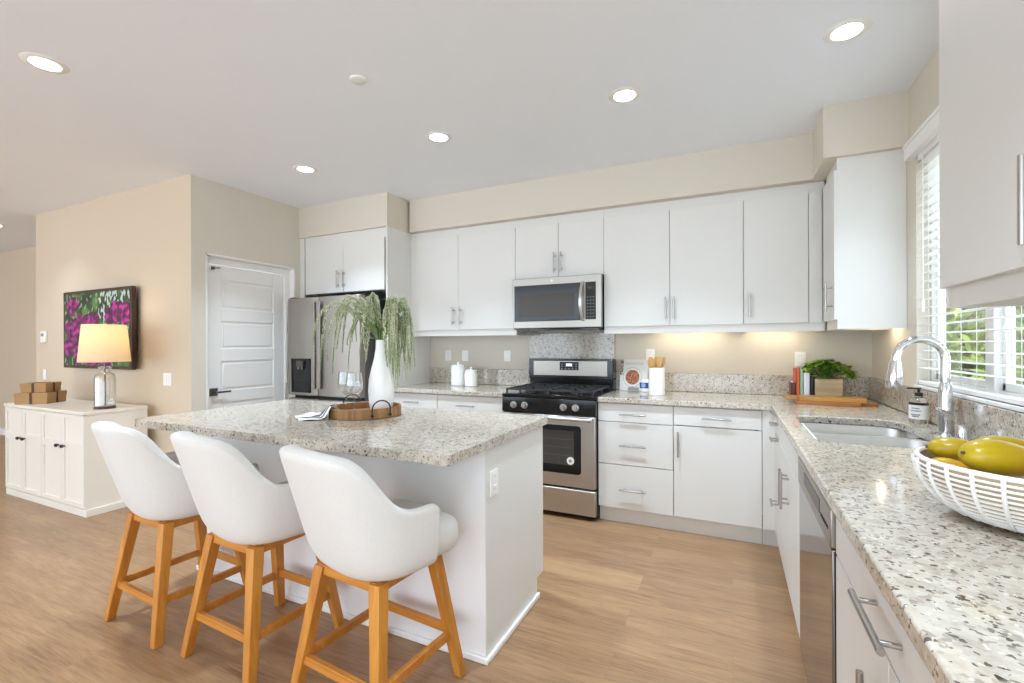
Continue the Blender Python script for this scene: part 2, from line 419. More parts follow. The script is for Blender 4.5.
m.build('door_latch', M['bronze'], dr, world=True)
m = MB(); m.box(dx + 0.012, dx + 0.026, y1 + 0.006, y1 + 0.026, 0.95, 1.72); m.box(dx + 0.012, dx + 0.034, y1 + 0.003, y1 + 0.03, 0.93, 0.97)
m.build('door_seal', M['trimw'], dr, bev=0.003, world=True)

# window
win = bpy.data.objects.new('window_1', None); COL.objects.link(win); win.location = (XW + 0.11, (WY0 + WY1) / 2, WZ0); struct(win)
m = MB(); fx0, fx1 = XW + 0.058, XW + 0.112
def fr(y0, y1, z0, z1): m.box(fx0, fx1, y0, y1, z0, z1)
fr(WY0, WY0 + 0.06, WZ0, WZ1); fr(WY1 - 0.022, WY1, WZ0, WZ1); fr(WY0, WY1, WZ0, WZ0 + 0.03); fr(WY0, WY1, WZ1 - 0.06, WZ1)
ymid = 2.50
m.box(fx0 - 0.01, fx1, ymid - 0.035, ymid + 0.035, WZ0, WZ1)
for a, b in ((WY0 + 0.06, ymid - 0.035), (ymid + 0.035, WY1 - 0.022)):
    for q in (a, b - 0.025): m.box(fx0 + 0.015, fx1 - 0.01, q, q + 0.025, WZ0 + 0.03, WZ1 - 0.06)
    for q in (WZ0 + 0.03, WZ1 - 0.105): m.box(fx0 + 0.015, fx1 - 0.01, a, b, q, q + 0.03)
m.build('window_frame', M['plastic'], win, bev=0.003, world=True)
for a, b in ((WY0 + 0.085, ymid - 0.06), (ymid + 0.06, WY1 - 0.047)):
    m = MB(); m.box(fx0 + 0.03, fx0 + 0.034, a, b, WZ0 + 0.06, WZ1 - 0.105); m.build('window_pane', M['pane'], win, world=True)
m = MB(); m.box(XW - 0.012, XW + 0.115, WY0 - 0.02, WY1 + 0.005, WZ0 - 0.016, WZ0)
m.build('window_sill', M['trimw'], win, bev=0.003, world=True)
# blinds
bl = thing('window_blind', (XW + 0.03, (WY0 + WY1) / 2, WZ0), 'white horizontal slat blind hanging open in the window over the sink', 'blind')
m = MB(); m.box(XW - 0.034, XW + 0.002, WY0 - 0.05, WY1 + 0.065, 2.285, 2.365)
m.box(XW - 0.039, XW - 0.034, WY0 - 0.055, WY1 + 0.07, 2.35, 2.37)
m.build('valance', M['trimw'], bl, bev=0.004, world=True)
m = MB(); m.box(XW + 0.004, XW + 0.054, WY0 + 0.012, WY1 - 0.012, 2.255, 2.305); m.build('head_rail', M['trimw'], bl, bev=0.002, world=True)
m = MB()
z = 2.24
nslat = 0
while z > WZ0 + 0.05:
    xa, xb = XW + 0.004, XW + 0.052
    sl = [(xa, z - 0.001), (xa + 0.012, z + 0.0015), (xa + 0.025, z + 0.0025), (xb - 0.012, z + 0.0015), (xb, z - 0.001)]
    ya, yb = WY0 + 0.012, WY1 - 0.012
    rings = [[(x, y, q) for x, q in sl] + [(x, y, q - 0.003) for x, q in reversed(sl)] for y in (ya, yb)]
    m.loops(rings); z -= 0.0445; nslat += 1
m.build('slats', M['trimw'], bl, world=True)['kind'] = 'stuff'
m = MB(); m.box(XW + 0.004, XW + 0.052, WY0 + 0.012, WY1 - 0.012, WZ0 + 0.0005, WZ0 + 0.022); m.build('bottom_rail', M['trimw'], bl, bev=0.004, world=True)
for y in (WY0 + 0.2, 2.16, 2.62, WY1 - 0.16):
    m = MB()
    for x in (XW + 0.003, XW + 0.053): m.cyl((x, y, WZ0 + 0.02), (x, y, 2.26), 0.0012, 6)
    m.build('ladder_cord', M['trimw'], bl, world=True)
m = MB(); m.cyl((XW + 0.002, WY1 - 0.09, 2.27), (XW + 0.002, WY1 - 0.09, 1.52), 0.0025, 6); m.cyl((XW + 0.002, WY1 - 0.09, 1.52), (XW + 0.002, WY1 - 0.09, 1.46), 0.008, 10, 0.006)
m.build('tilt_wand', M['plastic'], bl, world=True)

# ------------------------------------------------------------------ cabinets
def bar_pull(parent, cx, cz, L, vertical, y=0.0):
    """bar handle standing off the plane y (front looks to -y)"""
    m = MB(); r = 0.0062; off = 0.034
    if vertical:
        m.cyl((cx, y - off, cz - L / 2), (cx, y - off, cz + L / 2), r, 12)
        for q in (-1, 1): m.cyl((cx, y - off, cz + q * (L / 2 - 0.03)), (cx, y + 0.001, cz + q * (L / 2 - 0.03)), 0.005, 10)
    else:
        m.cyl((cx - L / 2, y - off, cz), (cx + L / 2, y - off, cz), r, 12)
        for q in (-1, 1): m.cyl((cx + q * (L / 2 - 0.03), y - off, cz), (cx + q * (L / 2 - 0.03), y + 0.001, cz), 0.005, 10)
    return m.build('handle', M['nickel'], parent)
def cabinet(name, loc, rz, W, D, z0, z1, fronts, label, group=None, toe=0.0, extra=None, rail=None, fill_top=None, end_panels=(0, 0), cat='cabinet'):
    """local frame: x along the front from its left, y into the cabinet, fronts' face at y=0; base at z0"""
    t = thing(name, (loc[0], loc[1], 0 if toe else z0), label, cat, group, rz)
    zo = 0 if toe else z0
    def Z(v): return v - zo
    FT = 0.019
    m = MB(); th = 0.018
    m.box(0.001, th, FT + 0.002, D, Z(z0), Z(z1)); m.box(W - th, W - 0.001, FT + 0.002, D, Z(z0), Z(z1))
    m.box(th, W - th, D - 0.01, D, Z(z0), Z(z1)); m.box(th, W - th, FT + 0.002, D - 0.01, Z(z0), Z(z0) + th)
    if not toe: m.box(th, W - th, FT + 0.002, D - 0.01, Z(z1) - th, Z(z1))
    else: m.box(th, W - th, FT + 0.002, 0.1, Z(z1) - th, Z(z1))
    m.build('carcass', M['cab_in'], t)
    for f in fronts:
        k, x0, x1, a, b = f[:5]; g = 0.0016
        mm = MB().box(x0 + g, x1 - g, 0, FT, Z(a) + g, Z(b) - g)
        o = mm.build('door' if k == 'door' else ('drawer_front' if k == 'drawer' else 'front_panel'), M['cab'], t, bev=0.0015)
        if len(f) > 5 and f[5]:
            hx, hz, L, v = f[5]; bar_pull(o, hx, Z(hz), L, v)
    if toe:
        MB().box(0.0, W, 0.045, 0.063, 0, toe).build('toe_kick', M['cab'], t)
    if rail:
        m = MB(); ra, rb = rail; 
        m.box(0.0, W, FT + 0.002, FT + 0.02, Z(ra), Z(rb))
        m.box(0.0, 0.018, FT + 0.02, D, Z(ra), Z(rb)); m.box(W - 0.018, W, FT + 0.02, D, Z(ra), Z(rb))
        m.build('light_rail', M['cab'], t)
    if fill_top:
        MB().box(0.0, W, FT, FT + 0.018, Z(z1), Z(fill_top)).build('top_filler', M['cab'], t)
    if end_panels[0]: MB().box(-0.001, 0.001, FT - 0.004, D, Z(rail[0] if rail else z0), Z(fill_top or z1)).build('end_panel', M['cab'], t)
    if end_panels[1]: MB().box(W - 0.001, W + 0.001, FT - 0.004, D, Z(rail[0] if rail else z0), Z(fill_top or z1)).build('end_panel', M['cab'], t)
    return t
YU = 3.68; DU = YW - 0.002 - YU
ZB, ZT, ZR = 1.439, 2.318, 1.384
UP = 'white slab wall cabinets above the counters'
def upper(name, x0, x1, fr, label, z0=ZB, rail=(ZR, ZB), ep=(0, 0)):
    return cabinet(name, (x0, YU, 0), 0, x1 - x0, DU, z0, ZT, fr, label, UP, rail=rail, fill_top=ZS - 0.001, end_panels=ep)
w1 = -1.702 + 2.834; s1 = -2.287 + 2.834
upper('wall_cabinet', -2.834, -1.702, [('door', 0, s1, ZB, ZT, (s1 - 0.05, 1.565, 0.17, True)), ('door', s1, w1, ZB, ZT, (s1 + 0.03, 1.565, 0.17, True))],
      'white two-door wall cabinet between the fridge panel and the microwave')
upper('wall_cabinet', -1.702, -0.922, [('door', 0, 0.395, 1.862, ZT, (0.365, 1.985, 0.17, True)), ('door', 0.395, 0.78, 1.862, ZT, (0.425, 1.985, 0.17, True))],
      'short white two-door wall cabinet directly above the microwave', 1.862, None)
upper('wall_cabinet', -0.922, 0.078, [('door', 0, 0.502, ZB, ZT, (0.473, 1.57, 0.17, True)), ('door', 0.502, 1.0, ZB, ZT, (0.532, 1.57, 0.17, True))],
      'wide white two-door wall cabinet just right of the microwave', ep=(1, 0))
upper('wall_cabinet', 0.078, 0.564, [('door', 0, 0.392, ZB, ZT, (0.035, 1.57, 0.17, True)), ('panel', 0.392, 0.47, ZB, ZT)],
      'white single-door wall cabinet in the back corner with blank filler strip')
# right wall, facing -X : local x runs towards -Y
cabinet('wall_cabinet', (0.546, 3.632, 0), R(-90), 0.352, XW - 0.002 - 0.546, ZB, ZT,
        [('door', 0.0, 0.352, ZB, ZT, (0.30, 1.578, 0.17, True))], 'white wall cabinet on the window wall left of the blind', UP, rail=(ZR, ZB), fill_top=ZS - 0.001, end_panels=(0, 1))
cabinet('wall_cabinet', (0.53, 1.700, 0), R(-90), 1.06, XW - 0.002 - 0.53, ZB + 0.01, ZT,
        [('door', 0.0, 0.53, ZB + 0.01, ZT, (0.495, 1.568, 0.170, True)), ('door', 0.53, 1.06, ZB + 0.01, ZT, (1.02, 1.568, 0.170, True))],
        'nearest white wall cabinet at the right edge beside the window', UP, rail=(1.396, ZB + 0.01), fill_top=ZS - 0.001, end_panels=(1, 1))
# fridge cabinet and tall panel
cabinet('fridge_cabinet', (-3.895, 3.345, 0), 0, 1.05, YW - 0.002 - 3.345, 1.81, 2.295,
        [('door', 0.035, 0.53, 1.81, 2.295, (0.472, 1.935, 0.17, True)), ('door', 0.53, 1.03, 1.81, 2.295, (0.545, 1.935, 0.17, True))],
        'white two-door cabinet built above the steel refrigerator', fill_top=ZS - 0.001)
tag(MB().box(-2.843, -2.826, 3.34, YW - 0.002, 0, ZS - 0.001).build('side_panel', M['cab'], bev=0.001), 'tall white panel between refrigerator and left counter', 'panel')
tag(MB().box(XD + 0.001, -3.90, 3.355, 3.375, 0, ZS - 0.001).build('side_panel', M['cab'], bev=0.001), 'narrow white filler strip left of the refrigerator beside pantry wall', 'panel')
# base cabinets, back run
YF = 3.37; DB = YW - 0.002 - YF; BZ0, BZ1 = 0.112, 0.874
BG = 'white slab base cabinets under the worktops'
def base(x0, x1, fr, label): return cabinet('base_cabinet', (x0, YF, 0), 0, x1 - x0, DB, BZ0, BZ1, fr, label, BG, toe=0.112)
base(-2.824, -2.312, [('drawer', 0, 0.512, 0.738, 0.87, (0.256, 0.795, 0.16, False)), ('door', 0, 0.512, 0.114, 0.734, (0.47, 0.62, 0.17, True))], 'white base cabinet beside the refrigerator panel, behind the island')
base(-2.310, -1.664, [('drawer', 0, 0.646, 0.738, 0.87, (0.3, 0.79, 0.18, False)), ('door', 0, 0.323, 0.114, 0.734, (0.29, 0.62, 0.17, True)), ('door', 0.323, 0.646, 0.114, 0.734, (0.356, 0.62, 0.17, True))],
     'white base cabinet left of the range under the two canisters')
W2 = -0.366 + 0.892
base(-0.892, -0.366, [('drawer', 0, W2, 0.738, 0.87, (W2 / 2 - 0.01, 0.796, 0.185, False)), ('drawer', 0, W2, 0.430, 0.736, (W2 / 2 - 0.01, 0.573, 0.185, False)), ('drawer', 0, W2, 0.114, 0.428, (W2 / 2 - 0.01, 0.256, 0.185, False))],
     'white base cabinet of three wide drawers right of the range')
W3 = 0.174 + 0.365
base(-0.365, 0.174, [('drawer', 0, W3, 0.743, 0.87, (W3 / 2 + 0.005, 0.802, 0.18, False)), ('door', 0, W3, 0.114, 0.740, (0.032, 0.615, 0.17, True))],
     'white base cabinet with one drawer over one door near inner corner')
XF = 0.243
m = MB(); m.box(0.176, XF + 0.019, YF, YF + 0.019, 0.114, 0.872); m.box(XF, XF + 0.019, 3.305, YF + 0.018, 0.114, 0.872); m.box(0.176, XF + 0.063, YF + 0.045, YF + 0.063, 0, 0.112); m.box(XF + 0.045, XF + 0.063, 3.305, YF + 0.062, 0, 0.112)
tag(m.build('corner_filler', M['cab'], bev=0.001), 'blank white corner strip where the two base cabinet runs meet', 'panel')
# right run
DR = XW - 0.002 - XF
def rbase(y1, y0, fr, label): return cabinet('base_cabinet', (XF, y1, 0), R(-90), y1 - y0, DR, BZ0, BZ1, fr, label, BG, toe=0.112)
rbase(3.303, 3.035, [('drawer', 0, 0.268, 0.755, 0.87, (0.16, 0.825, 0.13, False)), ('drawer', 0, 0.268, 0.43, 0.752, (0.16, 0.733, 0.13, False)), ('drawer', 0, 0.268, 0.114, 0.427, (0.16, 0.36, 0.13, False))],
      'narrow white drawer unit next to the inner corner on sink side')
W5 = 3.033 - 2.118
rbase(3.033, 2.118, [('panel', 0, W5, 0.742, 0.87), ('door', 0, W5 / 2, 0.114, 0.739, (W5 / 2 - 0.04, 0.60, 0.175, True)), ('door', W5 / 2, W5, 0.114, 0.739, (W5 / 2 + 0.03, 0.60, 0.175, True))],
      'white two-door base cabinet under the sink')
W6 = 0.90
rbase(1.452, 0.552, [('drawer', 0, W6, 0.752, 0.87, (W6 / 2, 0.815, 0.2, False)), ('door', 0, W6 / 2, 0.114, 0.749, (W6 / 2 - 0.035, 0.60, 0.20, True)), ('door', W6 / 2, W6, 0.114, 0.749, (W6 / 2 + 0.035, 0.60, 0.20, True))],
      'nearest white base cabinet right of the dishwasher, drawer over doors')
rbase(0.550, -0.30, [('drawer', 0, 0.85, 0.752, 0.87, (0.425, 0.81, 0.2, False)), ('door', 0, 0.425, 0.114, 0.749), ('door', 0.425, 0.85, 0.114, 0.749)], 'white base cabinet below the camera at the near end of the run')

# ------------------------------------------------------------------ worktops
CT0, CT1 = 0.876, 0.914
def rnd(pts, rad, seg=6):
    out = []; n = len(pts)
    for i, p in enumerate(pts):
        r = rad[i] if isinstance(rad, (list, tuple)) else rad
        if r <= 0: out.append(p); continue
        P = Vector(p); A = Vector(pts[i - 1]); B = Vector(pts[(i + 1) % n])
        a = (A - P).normalized(); b = (B - P).normalized()
        p0 = P + a * r; p1 = P + b * r
        for k in range(seg + 1):
            t = k / seg; out.append(tuple(p0 * (1 - t) ** 2 + P * 2 * t * (1 - t) + p1 * t ** 2))
    return out
YB = 3.99; XB = 0.865
tag(MB().slab(rnd([(-2.824, 3.344), (-1.660, 3.344), (-1.660, YB), (-2.824, YB)], 0), [], CT0, CT1).build('worktop', M['granite'], bev=0.006, seg=3), 'speckled granite worktop left of the range', 'worktop')
hole = rnd([(0.305, 2.17), (0.745, 2.17), (0.765, 2.50), (0.745, 2.92), (0.305, 2.92)], [0.08, 0.09, 0, 0.12, 0.08])
Lp = rnd([(-0.889, 3.344), (0.226, 3.344), (0.226, -0.30), (XB, -0.30), (XB, YB), (-0.889, YB)], [0, 0.012, 0, 0, 0, 0])
tag(MB().slab(Lp, [hole], CT0, CT1).build('worktop', M['granite'], bev=0.006, seg=3), 'L-shaped speckled granite worktop with the sink cut into it', 'worktop')
def bsp(x0, x1, y0, y1, z1, label, z0=CT1): return tag(MB().box(x0, x1, y0, y1, z0 + 0.0005, z1).build('backsplash', M['granite'], bev=0.003), label, 'backsplash')
bsp(-2.824, -1.712, YB, YW - 0.001, 1.064, 'low granite backsplash strip behind the two canisters')
bsp(-0.905, XB, YB, YW - 0.001, 1.064, 'long low granite backsplash strip behind cookbook and crock')
bsp(-1.709, -0.908, YB, YW - 0.001, 1.405, 'tall granite splash panel behind the range below the microwave', 0.90)
bsp(XB, XW - 0.001, -0.30, YW - 0.001, 1.064, 'granite backsplash strip along the window wall behind the faucet')
# island
m = MB(); IX0, IX1, IY0, IY1 = -2.80, -0.912, 1.668, 2.30
m.box(IX0, IX1, IY0, 2.215, 0, 0.10); m.box(IX0, IX1, IY0, IY1, 0.10, CT0 - 0.0005)
isl = thing('kitchen_island', ((IX0 + IX1) / 2, 1.98, 0), 'white panelled kitchen island base behind the bar stools', 'island')
m.build('body', M['island'], isl, world=True, smooth=0)
m = MB(); m.box(IX1, IX1 + 0.004, IY0 + 0.0, IY1, 0.10, CT0 - 0.002); m.box(IX1, IX1 + 0.004, IY0, 2.215, 0.0, 0.10); m.build('end_panel', M['cab'], isl, world=True)
m = MB(); m.box(IX0 - 0.014, IX1 + 0.018, IY0 - 0.014, IY0, 0, 0.028); m.box(IX1 + 0.004, IX1 + 0.018, IY0, 2.225, 0, 0.028)
m.build('shoe_moulding', M['trimw'], isl, world=True, bev=0.006)
ip = rnd([(-2.873, 1.363), (-0.890, 1.363), (-0.890, 2.345), (-2.873, 2.345)], [0.05, 0.025, 0.02, 0.03])
tag(MB().slab(ip, [], CT0, CT1).build('worktop', M['granite'], bev=0.006, seg=3), 'speckled granite worktop overhanging the island above the stools', 'worktop')

# outlets and switches
def plate(name, loc, rz, label, cat, kind='outlet', w=0.070, h=0.106, gang=1, group='white wall plates'):
    t = thing(name, loc, label, cat, group, rz)
    W = w * (1 if gang == 1 else 1.62)
    MB().box(-W / 2, W / 2, -0.006, 0, -h / 2, h / 2).build('plate', M['plastic'], t, bev=0.002)
    for g in range(gang):
        cx = (g - (gang - 1) / 2) * 0.046
        if kind == 'outlet':
            for s in (-1, 1):
                MB().box(cx - 0.017, cx + 0.017, -0.0085, -0.006, s * 0.026 - 0.017, s * 0.026 + 0.017).build('socket', M['plastic'], t, bev=0.002)
            m = MB()
            for s in (-1, 1):
                for q in (-0.006, 0.006): m.box(cx + q - 0.001, cx + q + 0.001, -0.009, -0.0085, s * 0.026 - 0.002, s * 0.026 + 0.007)
            m.build('slots', M['slot'], t)
        else:
            MB().box(cx - 0.016, cx + 0.016, -0.010, -0.006, -0.033, 0.033).build('rocker', M['plastic'], t, bev=0.002)
    return t
plate('wall_outlet', (-2.61, YW - 0.0005, 1.192), 0, 'white wall plate above left canister near the refrigerator panel', 'outlet')
plate('wall_switch', (-2.41, YW - 0.0005, 1.192), 0, 'white wall plate above right canister, second from the refrigerator', 'switch', 'switch')
plate('wall_outlet', (-1.94, YW - 0.0005, 1.192), 0, 'white outlet plate just left of the granite range panel', 'outlet')
plate('wall_outlet', (-0.615, YW - 0.0005, 1.205), 0, 'white outlet plate peeking out above the cookbook', 'outlet')
plate('wall_outlet', (0.458, YW - 0.0005, 1.185), 0, 'white outlet plate above the orange book in corner', 'outlet')
plate('wall_outlet', (IX1 + 0.0042, 1.735, 0.72), R(90), 'white outlet plate on the end panel of the island', 'outlet')
plate('wall_switch', (-4.285, YT - 0.0005, 1.02), 0, 'white rocker switch plate right of the television on beige wall', 'switch', 'switch', gang=2)
plate('wall_switch', (-6.45, YT - 0.0005, 1.01), 0, 'white switch plate low on the wall left of the television', 'switch', 'switch')
t = thing('thermostat', (-6.45, YT - 0.0005, 1.40), 'small white rectangular thermostat left of the television', 'thermostat')
MB().box(-0.055, 0.055, -0.022, 0, -0.06, 0.06).build('housing', M['plastic'], t, bev=0.006)
MB().box(-0.03, 0.03, -0.024, -0.022, 0.005, 0.035).build('display', M['slot'], t)

# ------------------------------------------------------------------ ceiling fixtures
CG = 'recessed ceiling downlights'
def downlight(x, y, label, watts=12):
    t = thing('recessed_light', (x, y, H - 0.006), label, 'ceiling light', CG)
    m = MB(); m.lathe([(0.0565, 0.004), (0.060, 0.0), (0.086, 0.0025), (0.090, 0.0055)], seg=40, cap0=False, cap1=False); m.build('trim_ring', M['ceiling_trim'], t)
    MB().lathe([(0.0005, 0.0005), (0.056, 0.0005), (0.056, 0.004)], seg=40, cap1=False).build('lens', M['can'], t)
    ld = bpy.data.lights.new('downlight_lamp', 'AREA'); ld.shape = 'DISK'; ld.size = 0.11; ld.energy = watts; ld.color = (0.73, 0.865, 1.0); ld.spread = R(98)
    lo = bpy.data.objects.new('downlight_lamp', ld); COL.objects.link(lo); lo.parent = t; lo.location = (0, 0, -0.004)
M['ceiling_trim'] = paint('downlight_trim', (240, 240, 238), 0.4, 0)
downlight(-3.045, 1.09, 'lit recessed ceiling light at upper left above the stools')
downlight(-1.765, 2.605, 'lit recessed ceiling light above the far side of island, right of the ceiling cap')
downlight(-3.03, 2.62, 'lit recessed ceiling light nearest the pantry wall')
downlight(-0.535, 2.62, 'lit recessed ceiling light in front of the cabinets right of the microwave')
downlight(0.468, 2.51, 'large-looking recessed ceiling light nearest the window', 7)
downlight(-5.87, 1.72, 'recessed ceiling light cut by the left edge, nearer of the two', 4)
downlight(-7.6, 2.28, 'recessed ceiling light cut by the left edge, farther of the two', 5)
for x, y in ((-1.2, -1.2), (-3.4, -1.2), (-5.6, -0.9), (-8.0, -0.6), (0.1, 0.4)): downlight(x, y, 'recessed ceiling light behind the camera over the living area')
tag(MB().lathe([(0.0005, -0.010), (0.036, -0.010), (0.042, -0.005), (0.042, 0)], (-1.762, 1.858, H), 32, cap1=False).build('ceiling_cap', M['plastic']), 'small round white cover cap on the ceiling between the lights', 'ceiling cap')
def strip_light(x0, x1, y0, y1, z, label, watts):
    t = thing('under_cabinet_light', ((x0 + x1) / 2, (y0 + y1) / 2, z - 0.012), label, 'cabinet light', 'strip lights under the wall cabinets')
    MB().box(x0, x1, y0, y1, z - 0.012, z - 0.0005).build('housing', M['plastic'], t, world=True, bev=0.002)
    m = MB(); m.box(x0 + 0.01, x1 - 0.01, y0 + 0.006, y1 - 0.006, z - 0.0135, z - 0.0121); m.build('diffuser', M['led'], t, world=True)
    ld = bpy.data.lights.new('strip_lamp', 'AREA'); ld.shape = 'RECTANGLE'; ld.size = x1 - x0; ld.size_y = y1 - y0; ld.energy = watts; ld.color = (1.0, 0.84, 0.62)
    lo = bpy.data.objects.new('strip_lamp', ld); COL.objects.link(lo); lo.parent = t; lo.location = (0, 0, -0.004)
strip_light(-0.55, -0.05, 3.90, 3.93, ZB - 0.0, 'slim lit strip under the wall cabinet over the crock', 0.75)
strip_light(0.12, 0.45, 3.90, 3.93, ZB - 0.0, 'slim lit strip under the corner wall cabinet', 0.55)
strip_light(0.80, 0.83, 3.35, 3.55, ZB - 0.0, 'slim lit strip under the cabinet left of the window', 0.4)

# ------------------------------------------------------------------ range
def make_range():
    X0, X1 = -1.655, -0.895; YFR = 3.325; cx = (X0 + X1) / 2
    t = thing('gas_range', (cx, 3.62, 0), 'stainless gas range with black cooktop between the base cabinets', 'range')
    B = lambda m, n, mat, p=t, **k: m.build(n, mat, p, world=True, **k)
    m = MB(); m.box(X0, X1, YFR + 0.03, 3.985, 0.03, 0.89)
    for x in (X0 + 0.05, X1 - 0.05):
        for y in (YFR + 0.08, 3.9): m.cyl((x, y, 0), (x, y, 0.03), 0.018)
    B(m, 'body', M['blackmat'])
    # cooktop
    m = MB(); m.box(X0 - 0.003, X1 + 0.003, YFR - 0.005, 3.90, 0.89, 0.917); B(m, 'cooktop', M['black'], bev=0.006, seg=3)
    # control panel (sloped front)
    m = MB(); ys = [(YFR - 0.012, 0.775), (YFR - 0.002, 0.888), (YFR + 0.03, 0.888), (YFR + 0.03, 0.770)]
    m.loops([[(X0, y, z) for y, z in ys], [(X1, y, z) for y, z in ys]]); cp = B(m, 'control_panel', M['black'], bev=0.003)
    for x in (-1.552, -1.458, -1.142, -1.047):
        m = MB(); m.tube([(x, YFR - 0.008, 0.829), (x, YFR - 0.018, 0.829), (x, YFR - 0.020, 0.829), (x, YFR - 0.040, 0.829)], [0.026, 0.026, 0.021, 0.018], 24)
        m.box(x - 0.004, x + 0.004, YFR - 0.046, YFR - 0.038, 0.812, 0.846); B(m, 'knob', M['steel'])
    # oven door
    m = MB(); m.box(X0 + 0.004, X1 - 0.004, YFR - 0.012, YFR + 0.028, 0.238, 0.765); dr = B(m, 'oven_door', M['steel'], bev=0.006)
    m = MB(); pts = rnd([(-1.545, 0.335), (-1.005, 0.335), (-1.005, 0.695), (-1.545, 0.695)], 0.03)
    m.loops([[(x, YFR - 0.0135, z) for x, z in pts], [(x, YFR - 0.0115, z) for x, z in pts]]); ow = B(m, 'oven_window', M['black'], dr)
    m = MB(); pts = rnd([(-1.49, 0.40), (-1.06, 0.40), (-1.06, 0.655), (-1.49, 0.655)], 0.012)
    m.loops([[(x, YFR - 0.0145, z) for x, z in pts], [(x, YFR - 0.0134, z) for x, z in pts]]); B(m, 'inner_pane', M['ovenglass'], dr)
    m = MB()
    for zz in (0.47, 0.53, 0.59): m.box(-1.48, -1.07, YFR - 0.0148, YFR - 0.0145, zz, zz + 0.0015)
    B(m, 'rack_lines', M['steel_dark'], dr)
    m = MB(); m.cyl((-1.085, YFR - 0.022, 0.435), (-1.085, YFR - 0.0146, 0.435), 0.028, 28); B(m, 'round_sticker', M['plastic'], dr)
    m = MB(); m.cyl((-1.085, YFR - 0.0235, 0.435), (-1.085, YFR - 0.022, 0.435), 0.012, 20); B(m, 'sticker_centre', M['slot'], dr)
    m = MB(); m.tube([(X0 + 0.02, YFR - 0.045, 0.747), (X1 - 0.02, YFR - 0.045, 0.747)], 0.014, 16)
    for x in (X0 + 0.045, X1 - 0.045): m.box(x - 0.012, x + 0.012, YFR - 0.045, YFR - 0.010, 0.738, 0.756)
    B(m, 'handle', M['steel'], dr)
    m = MB(); m.box(X0 + 0.004, X1 - 0.004, YFR - 0.012, YFR + 0.028, 0.038, 0.222); B(m, 'storage_drawer', M['steel'], bev=0.006)
    # backguard
    YBG = 3.885
    m = MB(); m.box(X0, X1, YBG, 3.985, 0.90, 1.02); m.box(X0 - 0.0, X1 + 0.0, YBG - 0.02, 3.985, 1.00, 1.175); B(m, 'backguard', M['black'], bev=0.004)
    m = MB(); m.box(X0 + 0.045, X1 - 0.045, YBG - 0.026, YBG - 0.019, 1.028, 1.158); B(m, 'backguard_panel', M['steel_h'], bev=0.003)
    m = MB(); m.box(cx - 0.085, cx + 0.085, YBG - 0.030, YBG - 0.0255, 1.078, 1.148); dp = B(m, 'control_display', M['blackmat'], bev=0.002)
    m = MB(); m.box(cx - 0.024, cx + 0.024, YBG - 0.0315, YBG - 0.0302, 1.112, 1.134); B(m, 'clock', M['clock'], dp)
    m = MB()
    for i in range(5):
        for j in range(3):
            if i == 2 and j > 0: continue
            m.box(cx - 0.07 + i * 0.032, cx - 0.058 + i * 0.032, YBG - 0.0312, YBG - 0.0302, 1.086 + j * 0.019, 1.094 + j * 0.019)
    B(m, 'buttons', M['slot'], dp)
    m = MB()
    for i in range(9): m.box(cx - 0.028 + i * 0.0065, cx - 0.024 + i * 0.0065, YBG - 0.0268, YBG - 0.0258, 1.044, 1.051)
    B(m, 'maker_mark', M['slot'])
    # burners and grates
    for x in (X0 + 0.19, X1 - 0.19):
        for y in (3.47, 3.74):
            m = MB(); m.lathe([(0.05, 0), (0.05, 0.008), (0.042, 0.014), (0.03, 0.016), (0.03, 0.022), (0.0005, 0.023)], (x, y, 0.917), 24); B(m, 'burner', M['iron'])
    for x0, x1 in ((X0 + 0.03, cx - 0.006), (cx + 0.006, X1 - 0.03)):
        m = MB(); y0, y1 = 3.345, 3.865; zt = 0.948
        for a, b in (((x0, y0), (x1, y0)), ((x1, y0), (x1, y1)), ((x1, y1), (x0, y1)), ((x0, y1), (x0, y0)), ((x0, (y0 + y1) / 2), (x1, (y0 + y1) / 2))):
            m.beam((a[0], a[1], zt), (b[0], b[1], zt), 0.012, 0.012)
        xc = (x0 + x1) / 2
        for yc in ((y0 * 3 + y1) / 4, (y0 + 3 * y1) / 4):
            for k in range(8):
                a = k * math.pi / 4; dxx, dyy = math.cos(a), math.sin(a)
                rx = min(abs((x1 - x0) / 2 / dxx) if abs(dxx) > 1e-3 else 9, abs((y1 - y0) / 4 / dyy) if abs(dyy) > 1e-3 else 9)
                m.beam((xc + dxx * 0.03, yc + dyy * 0.03, zt), (xc + dxx * rx, yc + dyy * rx, zt), 0.01, 0.01)
        for x in (x0, x1):
            for y in (y0, y1, (y0 + y1) / 2): m.box(x - 0.006, x + 0.006, y - 0.006, y + 0.006, 0.917, zt)
        B(m, 'grate', M['iron'])
    return t
M['clock'] = emis('clock_digits', (210, 230, 235), 1.0)
make_range()
